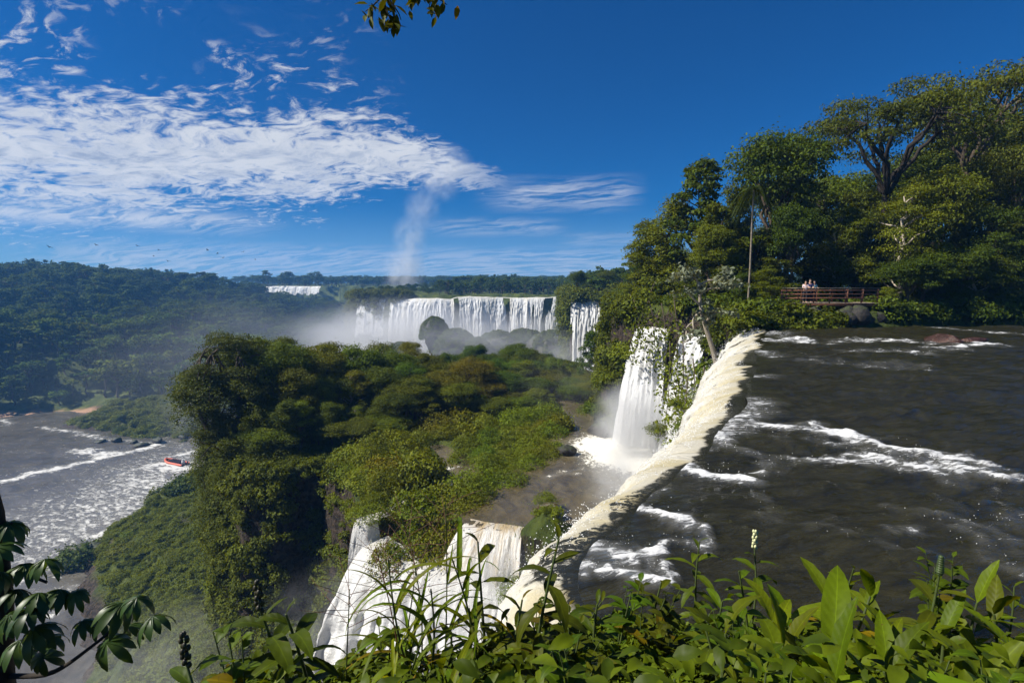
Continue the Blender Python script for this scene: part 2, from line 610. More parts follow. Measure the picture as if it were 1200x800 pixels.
def water_mat(name, body, foamcol, ripple, rip_str, foam_scale, flow=(1.0, 1.0, 1.0), rough=0.10, base_foam=0.0, spec=0.5, sharp=0.10, rot_z=0.0, brk=0.55, kgain=0.29):
    """running water: dark body, wave bump, foam where the attribute 'foam' says, broken up by fine noise"""
    m, nb, out = mat(name)
    P_ = nb.new('ShaderNodeNewGeometry').outputs['Position']
    if rot_z:
        vr = nb.new('ShaderNodeVectorRotate', rotation_type='Z_AXIS')
        nb.put(vr.inputs['Vector'], P_)
        vr.inputs['Angle'].default_value = rot_z
        P_ = vr.outputs[0]
    F_ = nb.vm('MULTIPLY', P_, flow)
    w1 = nb.noise(F_, ripple, 5, 0.6, 0.3)
    w2 = nb.noise(F_, ripple * 4.3, 4, 0.6, 0.5)
    fo = nb.attr('foam').outputs['Fac']
    fn = nb.noise(F_, foam_scale, 8, 0.72, 0.6)
    fn2 = nb.noise(F_, foam_scale * 0.17, 4, 0.6, 0.3)
    k = nb.m('ADD', nb.m('ADD', fo, base_foam), nb.m('MULTIPLY', nb.m('SUBTRACT', fn2, 0.5), brk))
    thr = nb.m('SUBTRACT', 0.76, nb.m('MULTIPLY', k, kgain))
    foam = nb.rng(fn, thr, nb.m('ADD', thr, sharp))
    milky = nb.m('MULTIPLY', nb.rng(k, 0.2, 1.6), 0.22)
    silt = nb.noise(F_, foam_scale * 0.30, 6, 0.65, 1.2)
    c = nb.mix(milky, nb.vm('SCALE', body, None, nb.rng(silt, 0.3, 0.7, 0.55, 1.55, False)), foamcol)
    c = nb.mix(foam, c, foamcol)
    h = nb.m('ADD', nb.m('ADD', w1, nb.m('MULTIPLY', w2, 0.45)), nb.m('MULTIPLY', foam, 0.25))
    nrm = bump(nb, h, rip_str, 0.25)
    ro = nb.m('ADD', rough, nb.m('MULTIPLY', foam, 0.6))
    p = principled(nb, c, ro, spec, nrm)
    nb.t.links.new(p.outputs[0], out.inputs['Surface'])
    return m


M['river_upper'] = water_mat('river_upper', (0.020, 0.018, 0.0075), (0.64, 0.64, 0.62), 1.4, 0.62, 7.5, (0.5, 1.4, 1.0), 0.07, 0.02, rot_z=R(-12), brk=0.9)
M['river_pool'] = water_mat('river_pool', (0.078, 0.060, 0.027), (0.72, 0.69, 0.60), 1.1, 0.4, 2.6, (1.0, 0.6, 1.0), 0.07, 0.36, brk=0.9)
M['river_gorge'] = water_mat('river_gorge', (0.066, 0.057, 0.042), (0.58, 0.57, 0.53), 0.24, 1.0, 0.8, (0.6, 1.0, 1.0), 0.26, 0.52, rot_z=R(25), brk=0.9, sharp=0.16, kgain=0.26)


def fall_mat(name, white, tan, tan_amt, su=1.0, sv=0.12, dark=0.0, darkcol=(0.10, 0.075, 0.04), bstr=0.6, fine=5.0, froth=0.0, thru=0.2):
    """falling water, drawn out along the fall: attribute 'fuv' = metres along the lip, metres along the drop"""
    m, nb, out = mat(name)
    u = nb.attr('fuv').outputs['Vector']
    uu = nb.vm('MULTIPLY', u, (su, sv, 1.0))
    a = nb.noise(uu, 1.0, 5, 0.6, 0.4)
    f = nb.noise(nb.vm('MULTIPLY', u, (su * fine, sv * fine * 1.6, 1.0)), 1.0, 6, 0.7, 0.5)
    x, y, z = nb.sep(u)
    thin = nb.attr('thin').outputs['Fac']               # 1 where the sheet is smooth and glassy over the lip
    tn = nb.m('MULTIPLY', nb.rng(nb.m('ADD', a, nb.m('MULTIPLY', nb.m('SUBTRACT', f, 0.5), 0.5)), 0.40, 0.68), tan_amt)
    tn = nb.m('ADD', tn, nb.m('MULTIPLY', thin, 0.5), clamp=True)
    c = nb.mix(tn, white, tan)
    dk = nb.m('MULTIPLY', nb.rng(f, 0.60, 0.40), dark)
    dk = nb.m('MAXIMUM', dk, nb.m('MULTIPLY', nb.m('MULTIPLY', thin, nb.rng(f, 0.66, 0.42)), 0.3))
    c = nb.mix(dk, c, darkcol)
    ed = nb.attr('edge').outputs['Fac']                 # 1 on the still dark river at the brink
    sp = nb.noise(nb.vm('MULTIPLY', u, (9.0, 6.0, 1.0)), 1.0, 5, 0.7, 0.8)
    c = nb.mix(nb.m('MULTIPLY', nb.rng(sp, 0.50, 0.62), nb.m('MULTIPLY', nb.m('SUBTRACT', 1.0, thin), froth)), c, (0.80, 0.80, 0.78))
    ed = nb.rng(nb.m('ADD', ed, nb.m('MULTIPLY', nb.m('SUBTRACT', f, 0.5), 1.1)), 0.35, 0.65)
    ed = nb.m('MULTIPLY', ed, nb.m('SUBTRACT', 1.0, nb.m('MULTIPLY', nb.rng(nb.m('ADD', sp, nb.m('MULTIPLY', nb.m('SUBTRACT', a, .5), .5)), 0.52, 0.58), nb.attr('foam').outputs['Fac'])))
    ed = nb.m('MULTIPLY', ed, nb.rng(nb.attr('edge').outputs['Fac'], 0.0, 0.05))
    c = nb.mix(ed, c, (0.020, 0.018, 0.0075))
    nrm = bump(nb, nb.m('ADD', nb.m('ADD', nb.m('MULTIPLY', a, 0.6), f), nb.m('MULTIPLY', sp, froth)), nb.m('MULTIPLY', nb.m('SUBTRACT', 1.0, nb.m('MULTIPLY', ed, 0.6)), bstr), 0.25)
    p = principled(nb, c, nb.m('SUBTRACT', 0.55, nb.m('MULTIPLY', ed, 0.45)), 0.4, nrm)
    tr = nb.new('ShaderNodeBsdfTranslucent')
    nb.put(tr.inputs['Color'], c)
    mx = nb.new('ShaderNodeMixShader')
    mx.inputs[0].default_value = thru
    nb.t.links.new(p.outputs[0], mx.inputs[1])
    nb.t.links.new(tr.outputs[0], mx.inputs[2])
    nb.t.links.new(mx.outputs[0], out.inputs['Surface'])
    return m


M['fall_main'] = fall_mat('fall_main', (0.70, 0.69, 0.64), (0.58, 0.50, 0.29), 0.6, 1.5, 0.30, 0.22, (0.34, 0.27, 0.13), 0.55, 5.0, 0.4)
M['fall_white'] = fall_mat('fall_white', (0.88, 0.88, 0.87), (0.74, 0.70, 0.60), 0.3, 0.9, 0.12, 0.06, (0.40, 0.37, 0.32), 0.7, 5.0, 0.7)
M['fall_churn'] = fall_mat('fall_churn', (0.90, 0.90, 0.89), (0.78, 0.74, 0.64), 0.35, 0.8, 0.45, 0.10, (0.45, 0.42, 0.36), 0.6, 4.0, 0.8)
M['fall_far'] = fall_mat('fall_far', (0.92, 0.92, 0.90), (0.70, 0.63, 0.47), 0.45, 0.30, 0.03, 0.08, (0.5, 0.45, 0.38), 0.5, thru=0.3)
M['fall_tan'] = fall_mat('fall_tan', (0.86, 0.84, 0.79), (0.58, 0.44, 0.24), 0.8, 1.3, 0.2, 0.1, (0.24, 0.17, 0.09), 0.7, 5.0, 0.6)
# ------------------------------------------------------------------ the lie of the land
# upper river level z = 0, basin below the first step z = -12, gorge river z = -56
Z_POOL, Z_GORGE = -12.0, -56.0
LIP = smooth_line([(1.2, 3.9), (0.75, 4.5), (0.75, 5.2), (1.15, 5.95), (1.95, 6.95), (3.6, 9.1), (5.4, 11.9), (8.2, 17.4), (12.6, 25.5), (17.0, 33.6), (18.6, 37.5)], 300)
_k = np.concatenate([[0], np.cumsum(np.linalg.norm(np.diff(LIP, axis=0), axis=1))])
_w = ((fbm(_k * 0.28, 0 * _k, 0, 3, 401) - .5) * 1.5 + (fbm(_k * 1.1, 0 * _k, 0, 3, 402) - .5) * .55) * np.interp(LIP[:, 1], [3.6, 6, 14, 36], [0, .15, .5, .7])
LIP[:, 0] += _w * .88
LIP[:, 1] -= _w * .3
U_POLY = [(-90, -80), (-90, -4), (-9, 0.2), (-2.2, 1.7), (-0.6, 2.4)] + [tuple(p) for p in LIP[::12]] + \
         [(18.2, 39.5), (16.9, 42.3), (15.0, 45.0), (15.8, 46.6), (11.8, 50.5), (11.2, 56), (13.8, 70), (19.5, 84), (23, 110), (28, 138),
          (30.5, 149), (17.0, 152), (17.6, 158), (22, 200), (28.5, 285), (27.5, 299), (0, 303), (-40, 301), (-70, 306), (-96, 318),
          (-112, 345), (-104, 380), (-95, 520), (-120, 640), (-330, 690), (-520, 900), (-520, 2600), (2600, 2600), (2600, -80)]
RIVER_POLY = [(3.4, 3.9)] + [tuple(p) for p in LIP[::15]] + [(18.0, 36.0), (30, 38.6), (41, 41.4), (70, 47), (260, 60), (260, 10), (40, 2.0), (9, 3.9), (4, 4.4)]
L_POLY = [(-900, 120), (-330, 196), (-245, 217), (-200, 232), (-165, 244), (-130, 250), (-118, 262), (-122, 300), (-140, 360), (-134, 440),
          (-122, 560), (-116, 632), (-230, 676), (-300, 700), (-700, 900), (-2600, 900), (-2600, 120)]
PEN_POLY = [(-196, 215), (-182, 205), (-160, 198), (-146, 190), (-128, 190), (-112, 196), (-96, 206), (-92, 228), (-105, 250), (-150, 250), (-185, 238)]
I_POLY = [(-29.5, 52), (-28.0, 47.5), (-23.6, 43.6), (-20.6, 43.2), (-17.0, 45.5), (-14.0, 41.0), (-11.6, 35.2), (-10.0, 32.4), (-8.8, 30.2), (-5, 28.2), (-1, 27.4),
          (2, 27.0), (4.5, 25), (8, 22), (14, 26), (22, 40), (22, 60), (20, 84), (16, 110), (-4, 122), (-26, 116), (-40, 96), (-40, 74), (-34, 60)]
S_POLY = [(-89, 172), (-93, 150), (-96, 133), (-95.5, 112), (-91, 101), (-82, 92), (-70, 80), (-62, 66), (-54, 50), (-46, 36), (-30, 18), (-8, 10), (10, 14),
          (20, 60), (10, 120), (-30, 150), (-62, 178)]
POOL_POLY = [(-3.0, 31.6), (-2.2, 30.2), (-1.0, 29.4), (0.5, 29.4), (0.8, 31.2), (2.2, 32.0), (3.6, 31.0), (5.0, 25), (9, 18), (20, 36), (18, 46), (12, 58), (8.5, 63), (5.6, 61), (5.0, 55.5), (6.2, 51.5), (5.0, 48),
             (6.0, 44.5), (3.6, 42.5), (2.0, 38.5), (0.2, 35.5), (-1.2, 33.8), (-2.4, 32.8)]
STREAM_POLY = [(-9.9, 33.2), (-9.2, 32.6), (-8.0, 33.8), (-6.5, 35.0), (-4.6, 37.2), (-2.8, 38.6), (-2.2, 41.5), (-4.0, 46.0), (-6.6, 49), (-8.4, 49), (-6.6, 44.5),
               (-5.4, 40.6), (-6.8, 37.6), (-8.6, 35.8)]
SHELF_POLY = [(-9.6, 32.0), (-8.0, 32.6), (-4.5, 31.6), (-2.4, 30.9), (0.5, 30.4), (0.9, 28.6), (3.4, 27.4), (5, 25), (2, 24.5), (-1, 26.0), (-5, 27.0), (-9.4, 29.4)]


def H(x, y):
    x, y = np.asarray(x, float), np.asarray(y, float)
    big = fbm(x / 26, y / 26, 0, 4, 11) - 0.5
    mid = fbm(x / 5.5, y / 5.5, 0, 4, 21) - 0.5
    fine = fbm(x / 1.3, y / 1.3, 0, 3, 31) - 0.5
    h = np.full(x.shape, Z_GORGE - 3.0)
    # far left hill
    s = -sdf(L_POLY, x, y) + big * 26
    top = np.interp(x, [-420, -300, -225, -180, -140], [8.5, 5.0, -2.0, -13.0, -16.0]) - 7
    prof = np.interp(s, [-6, 0, 9, 34, 60, 95, 130, 190, 300], [-60, -56.5, -53, -38, -26, -24, -16, 0, 3])
    scale = (top + 58) / 58.0
    hl = -56.5 + (prof + 56.5) * scale + big * 9 * sm(s, 10, 60)
    h = np.where(s > -6, np.maximum(h, hl), h)
    # green point on the far bank
    s = -sdf(PEN_POLY, x, y) + mid * 6
    h = np.maximum(h, np.where(s > -3, Z_GORGE - 1.0 + 9.0 * sm(s, -1.5, 26) ** 0.8 + mid * 3.0 + fine * 1.6, -99))
    # mossy talus below the outcrop
    s = -sdf(S_POLY, x, y) + mid * 5
    wd = np.interp(y, [20, 44, 60, 80], [26, 25, 40, 62])
    hs_ = Z_GORGE - 1.2 + 31.0 * np.clip((s + 1.5) / wd, 0, 1) ** 0.85 + big * 5 + mid * 3.2 * sm(s, 0, 8) + fine * 0.7
    hs_ = hs_ - 9 * sm(y, 43, 26)
    h = np.maximum(h, np.where(s > -2.5, hs_, -99))
    # wooded shelf half way up
    s = -sdf(I_POLY, x, y) + mid * 2.2 * sm(y, 36, 44) + fine * 0.6
    hi = -13.2 + mid * 2.6 + fine * 0.8 + big * 1.6
    hi = hi + np.interp(x, [-34, -26, -18, -10], [-3.2, -2.5, -1.2, 0.0])
    hi = np.where(y < 60, np.maximum(hi, -12.9 + 0.5), hi)
    hi = np.where(x < -16, np.minimum(hi, -13.2), hi)
    hi = hi - 3.0 * sm(y, 62, 90)
    ps = sdf(POOL_POLY, x, y) + mid * 1.2
    hi = np.where(ps < 1.2, np.minimum(hi, -13.4 + 1.7 * sm(ps, -0.8, 1.2) + fine * .5), hi)
    rim = np.exp(-((x - 2.2) ** 2 + (y - 29.9) ** 2) / 2.6)
    hi = np.maximum(hi, np.where(rim > .12, -12.6 + 1.9 * rim + fine * .8, -99))
    ss = sdf(STREAM_POLY, x, y) + fine * 0.6
    hi = np.where(ss < 0.3, np.minimum(hi, -13.5 + 1.6 * sm(ss, -0.9, 0.3)), hi)
    sh = np.where(rim > .3, 9.0, sdf(SHELF_POLY, x, y) + fine * 0.5)
    hi = np.where(sh < 1.2, np.minimum(hi, -15.0 + 2.4 * sm(sh, 0, 1.2) + fine * .5), hi)
    edge = sm(s, -1.6 - mid, 0.4)
    h = np.where(s > -2.4, np.maximum(h, h + (hi - h) * edge), h)
    # upper plateau, cut by the river
    s = -sdf(U_POLY, x, y)
    far = sm(y, 70, 150)
    s = s + (mid * 1.6 + fine * 0.7) * np.where(y < 36, 0.0, 1.0) + big * 5 * far
    hu = 0.9 + mid * 1.0 + fine * 0.25 + sm(y, 44, 120) * (big * 4) - far * 1.6 - sm(y, 200, 300) * 2.4 + sm(y, 420, 900) * 7.0
    hu = np.where((y < 36), 0.25 + fine * 0.2 + 1.25 * sm(np.hypot(x * 0.55, y), 4.6, 1.2), hu)
    rs = sdf(RIVER_POLY, x, y) + fine * 0.35
    hu = np.where(rs < 0.8, np.minimum(hu, -0.9 + (0.9 + 0.2) * sm(rs, -0.5, 0.8)), hu)
    w_ = np.where(y < 38, 0.7, 1.5)
    edge = sm(s, -w_, 0.2)
    h = np.where(s > -w_, np.maximum(h, h + (hu - h) * edge), h)
    return h


def build_ground():
    th = np.concatenate([np.linspace(-178, -62, 40, endpoint=False), np.linspace(-62, 62, 520, endpoint=False), np.linspace(62, 178, 40)])
    r = np.concatenate([[0.05, 0.5], np.geomspace(1.0, 20, 90, endpoint=False), np.geomspace(20, 130, 250, endpoint=False), np.geomspace(130, 700, 150, endpoint=False), np.geomspace(700, 9000, 24)])
    T, Rr = np.meshgrid(np.radians(th), r, indexing='ij')
    X, Y = Rr * np.sin(T), Rr * np.cos(T)
    Z = H(X, Y)
    Z = np.where(Rr > 2000, np.minimum(Z, 5), Z)
    V = np.stack([X, Y, Z], -1).reshape(-1, 3)
    x, y, z = V.T
    sand = sm(-sdf([(-250, 214), (-214, 219), (-178, 232), (-150, 240), (-150, 247), (-185, 243), (-225, 232), (-252, 225)], x, y) + (fbm(x / 9, y / 9, 0, 3, 3) - .5) * 8, -0.5, 3.0)
    rocky = np.clip(sm(z, -53.2, -55.0) * (y < 215) + 0.75 * sm(fbm(x / 7, y / 7, 0, 4, 77), 0.60, 0.70) * (z < -22) * (y < 240), 0, 1)
    me = mesh_np('ground', V, grid_faces(len(th), len(r)), M['ground'], True, {'sandy': sand * (z < -50), 'rocky': rocky})
    return tag(link('ground', me), kind='structure', label='rock and mossy soil of the plateau and gorge')


build_ground()


# ------------------------------------------------------------------ water
def dist_lines(x, y, lines):
    d = np.full(x.shape, 1e9)
    for ln in lines:
        for a, c in zip(ln[:-1], ln[1:]):
            ex, ey = c[0] - a[0], c[1] - a[1]
            k = np.clip(((x - a[0]) * ex + (y - a[1]) * ey) / (ex * ex + ey * ey + 1e-9), 0, 1)
            d = np.minimum(d, np.hypot(x - a[0] - k * ex, y - a[1] - k * ey))
    return d


def strokes(x, y, z, items):
    """foam along lines given as photograph pixels on the level z: (width m, strength, pixels)"""
    f = np.zeros(x.shape)
    k = 0.8 / max(items[0][0], 0.3)
    wx = x + (fbm(x * k, y * k, 0, 4, 91) - .5) * 3.2 * items[0][0]
    wy = y + (fbm(x * k, y * k, 0, 4, 95) - .5) * 3.2 * items[0][0]
    br = 0.25 + 1.5 * fbm(x * k * 1.3, y * k * 2.2, 0, 4, 97)
    for wd, st, px in items:
        ln = [atz(a, c, z) for a, c in px]
        f = np.maximum(f, st * np.exp(-(dist_lines(wx, wy, [ln]) / (wd * 1.05)) ** 2) * br)
    return f


UP_FOAM = [
    (0.55, 1.25, [(835, 512), (880, 500), (950, 505), (1010, 515), (1070, 527), (1108, 538)]),
    (0.40, 1.15, [(1010, 530), (1090, 545), (1172, 560)]),
    (0.30, 0.9, [(900, 545), (1000, 540), (1080, 552)]),
    (0.45, 1.3, [(815, 552), (850, 556), (876, 568)]),
    (0.30, 0.8, [(840, 520), (905, 540)]),
    (0.9, 1.1, [(905, 400), (930, 397), (955, 402)]),
    (0.8, 1.0, [(985, 400), (1030, 398), (1090, 402)]),
    (0.8, 1.15, [(1095, 409), (1140, 408), (1172, 403)]),
    (0.9, 0.8, [(1000, 412), (1080, 412)]),
    (1.0, 0.9, [(1100, 385), (1200, 392)]),
    (1.3, 0.55, [(960, 425), (1060, 428)]),
    (0.35, 0.7, [(1130, 640), (1170, 655), (1200, 668)]),
    (0.30, 0.55, [(1040, 600), (1120, 618), (1200, 640)]),
    (0.22, 0.55, [(880, 600), (960, 612), (1010, 630)]),
    (0.5, 0.6, [(1140, 600), (1200, 615)]),
    (0.30, 1.35, [(730, 585), (770, 600), (800, 612)]),
    (0.25, 1.3, [(700, 640), (750, 632), (800, 640), (815, 630)]),
    (0.20, 1.1, [(690, 670), (740, 665), (790, 662)]),
]


def waves(x, y):
    d = np.maximum(np.hypot(x, y), 3)
    a = 0.10 * (fbm(x * 0.5 + y * .12, y * 0.9, 0, 3, 41) - 0.5) * 2 + 0.05 * (fbm(x * 1.6 + y * .3, y * 2.6, 0, 3, 43) - 0.5) * 2 + 0.03 * (fbm(x * 4.0, y * 6.0, 0, 2, 44) - 0.5) * 2
    return a * np.clip(d / 8, 0.6, 1.6)


def build_upper_river():
    sL = LIP
    wd = np.concatenate([np.linspace(0, 6, 80, endpoint=False), np.geomspace(6, 240, 150)])
    X = sL[:, 0][:, None] + wd[None, :]
    Y = np.repeat(sL[:, 1][:, None], len(wd), 1)
    fo = strokes(X, Y, 0.0, UP_FOAM)
    lipw = (X - sL[:, 0][:, None])
    fo = np.maximum(fo, 1.0 * np.exp(-(lipw / (.25 + .06 * Y)) ** 2) * sm(fbm(Y * .55, X * .3, 0, 4, 33), .46, .68))
    Z = waves(X, Y) * sm(X - sL[:, 0][:, None], 0.0, 1.5) + fo * 0.05 * (0.5 + fbm(X * 3, Y * 3, 0, 3, 9))
    # swell of the rock ledge that the long foam line breaks over
    V = np.stack([X, Y, Z], -1).reshape(-1, 3)
    me = mesh_np('river', V, grid_faces(len(sL), len(wd))[:, ::-1], M['river_upper'], True, {'foam': fo.ravel()})
    tag(link('river', me), kind='structure', label='dark brown river sliding towards the edge of the falls')


build_upper_river()


def sheet(name, poly, z, cell, material, foam, label, wave=0.05, wscale=1.0, rect=None):
    xs, ys = [p[0] for p in poly], [p[1] for p in poly]
    gx = np.arange(min(xs), max(xs) + cell, cell)
    gy = np.arange(min(ys), max(ys) + cell, cell)
    X, Y = np.meshgrid(gx, gy, indexing='ij')
    Z = z + wave * 2 * (fbm(X * wscale, Y * wscale, 0, 4, 51) - 0.5)
    f = foam(X, Y)
    Z = Z + f * wave * 0.7 * fbm(X * wscale * 4, Y * wscale * 4, 0, 3, 52)
    F = grid_faces(len(gx), len(gy))
    keep = (sdf(poly, X, Y) < cell * 1.5).ravel()
    F = F[keep[F].all(1)]
    used = np.unique(F)
    remap = np.zeros(X.size, int)
    remap[used] = np.arange(len(used))
    V = np.stack([X, Y, Z], -1).reshape(-1, 3)[used]
    me = mesh_np(name, V, remap[F], material, True, {'foam': f.ravel()[used]})
    return tag(link(name, me), kind='structure', label=label)


def pool_foam(x, y):
    f = 1.7 * np.exp(-(dist_lines(x, y, [[(8.5, 47.0), (11.6, 45.6), (13.4, 42.2), (12.4, 38.5)], [(9.5, 43.5), (11, 42)]]) / 3.0) ** 2)
    f = np.maximum(f, 1.5 * np.exp(-(dist_lines(x, y, [[(12, 38), (10.4, 33), (6.5, 25.5), (3.5, 21)]]) / 1.7) ** 2))
    f = np.maximum(f, strokes(x, y, Z_POOL, [(0.7, 0.85, [(690, 541), (740, 543), (770, 540)]), (0.5, 0.6, [(640, 560), (672, 550)])]))
    return f


sheet('water', [(-3.3, 31.4), (-1.9, 30.75), (-0.7, 30.45), (0.6, 30.05), (1.0, 30.6), (3, 30.6), (4.4, 22), (8.0, 15), (21, 36), (18, 48), (10, 66), (3, 66), (4, 55), (3, 44), (-3.4, 36)], Z_POOL, 0.22, M['river_pool'], pool_foam,
      'brown basin under the near falls', 0.045, 0.9)
sheet('water', STREAM_POLY, -12.55, 0.2, M['river_pool'],
      lambda x, y: 0.2 + 1.4 * sm(y, 37.5, 33.5) + strokes(x, y, -12.5, [(0.9, 3.0, [(440, 622), (462, 606), (482, 602)]), (0.8, 2.6, [(505, 546), (515, 565), (530, 575)])]),
      'thin stream winding between mossy humps', 0.05, 1.4)


def gorge_foam(x, y):
    # rapids: churned in front of the boat and along the near bank, smoother upstream on the left
    a = np.exp(-(dist_lines(x, y, [[tuple(atz(250, 532, -56))[:2], tuple(atz(180, 560, -56))[:2], tuple(atz(120, 600, -56))[:2], tuple(atz(40, 640, -56))[:2]]]) / 26) ** 2) * 0.62
    f = np.maximum(a, strokes(x, y, -56.0, [
        (2.0, 1.15, [(0, 565), (60, 550), (100, 541), (185, 522)]), (3.0, 1.0, [(95, 528), (120, 533), (150, 530)]),
        (4.5, 1.15, [(185, 545), (215, 548), (262, 545)]), (2.5, 1.1, [(200, 535), (235, 528), (262, 528)]),
        (2.2, 1.0, [(165, 600), (130, 618), (100, 640)]), (2.5, 0.9, [(60, 715), (78, 690)]), (1.5, 0.8, [(0, 492), (10, 498)]), (1.2, 0.8, [(50, 500), (90, 507), (130, 515), (190, 522)])]))
    return f


sheet('river', [(-420, 60), (-120, 30), (-40, 14), (0, 6), (30, 40), (40, 150), (40, 330), (-60, 480), (-170, 480), (-130, 300), (-150, 262), (-250, 232), (-420, 215)], Z_GORGE, 1.1, M['river_gorge'],
      gorge_foam, 'grey brown rapids in the gorge below', 0.35, 0.16)


# ------------------------------------------------------------------ waterfalls
def frames(L):
    T = np.gradient(L, axis=0)
    T[:, 2] = 0
    T /= np.linalg.norm(T, axis=1)[:, None]
    N = np.stack([-T[:, 1], T[:, 0], 0 * T[:, 0]], 1)      # left of the run
    return N


def waterfall(name, label, lip, drop, throw, nt, material, n, run=0.8, ridge=0.25, rscale=1.0, seed=0, tan_ledge=None, gaps=0.0, side=1, group=None,
              dropvar=0.0, fan=0.0, lipz=0.35, lipvar=0.0, gap_from=0.06):
    """a sheet of water over an edge: a smooth run to the lip, then a ballistic curve broken into ridges"""
    L = smooth_line(lip, n)
    N = frames(L) * side
    s = np.concatenate([[0], np.cumsum(np.linalg.norm(np.diff(L, axis=0), axis=1))])
    t = np.concatenate([np.linspace(-1, 0, 6, endpoint=False), np.linspace(0, 1, nt) ** 1.25])
    SS, TT = np.meshgrid(s, t, indexing='ij')
    dr = np.broadcast_to(np.asarray(drop, float), (n,))[:, None] * np.ones_like(TT)
    dr = dr * (1 + dropvar * (fbm(SS * 0.35, 0, 0, 3, seed + 5) - 0.5) * 2)
    thr = throw * (1 + 0.35 * (fbm(SS * rscale * .5, 0 * SS, 0, 3, seed + 8) - 0.5) * 2)
    tp = np.clip(TT, 0, 1)
    out = np.where(TT < 0, run * TT, thr * tp)
    down = np.where(TT < 0, -lipz * 0.15 * TT * 0, -dr * (0.12 * tp + 0.88 * tp * tp))
    rid = (fbm(SS * rscale * 2, tp * 1.3, 0, 4, seed) - 0.5) * 2 + 0.5 * (fbm(SS * rscale * 7, tp * dr * 0.35, 0, 3, seed + 1) - 0.5) * 2
    out = out + ridge * rid * sm(TT, 0.0, 0.35)
    nr = fbm(SS * rscale * 5, tp * dr * 1.2, 0, 3, seed + 2) - 0.5
    out = out + ridge * 0.6 * nr * sm(TT, 0.02, 0.3)
    z = L[:, 2][:, None] + lipvar * (fbm(SS * .06, 0 * SS, 0, 4, seed + 40) - .6) + down + 0.10 * ridge * rid * (TT < 0.1) - 0.02
    mid = (s / s[-1] - 0.5)[:, None]
    X = L[:, 0][:, None] + N[:, 0][:, None] * out
    Y = L[:, 1][:, None] + N[:, 1][:, None] * out
    if fan:
        Tn = np.stack([N[:, 1], -N[:, 0]], 1) * side
        X = X + Tn[:, 0][:, None] * mid * fan * tp
        Y = Y + Tn[:, 1][:, None] * mid * fan * tp
    V = np.stack([X, Y, z], -1).reshape(-1, 3)
    arc = np.where(TT < 0, run * TT, tp * dr + thr * tp * 0.4)
    F = grid_faces(n, len(t))
    if side > 0:
        F = F[:, ::-1]
    if gaps:
        g_ = fbm(SS * rscale * 0.9, tp * 0.6 + 3, 0, 3, seed + 20)
        cut = (g_ < gaps) & (TT > gap_from)
        F = F[~cut.ravel()[F].any(1)]
    thin = sm(TT, 0.22, -0.1) * np.clip(0.35 + fbm(SS * rscale, 0 * SS, 0, 3, seed + 30), 0, 1)
    me = mesh_np(name, V, F, material, True, {'fuv': np.stack([SS, arc, 0 * SS], -1).reshape(-1, 3), 'thin': thin.ravel()})
    o = link(name, me)
    return tag(o, label, 'waterfall', group)


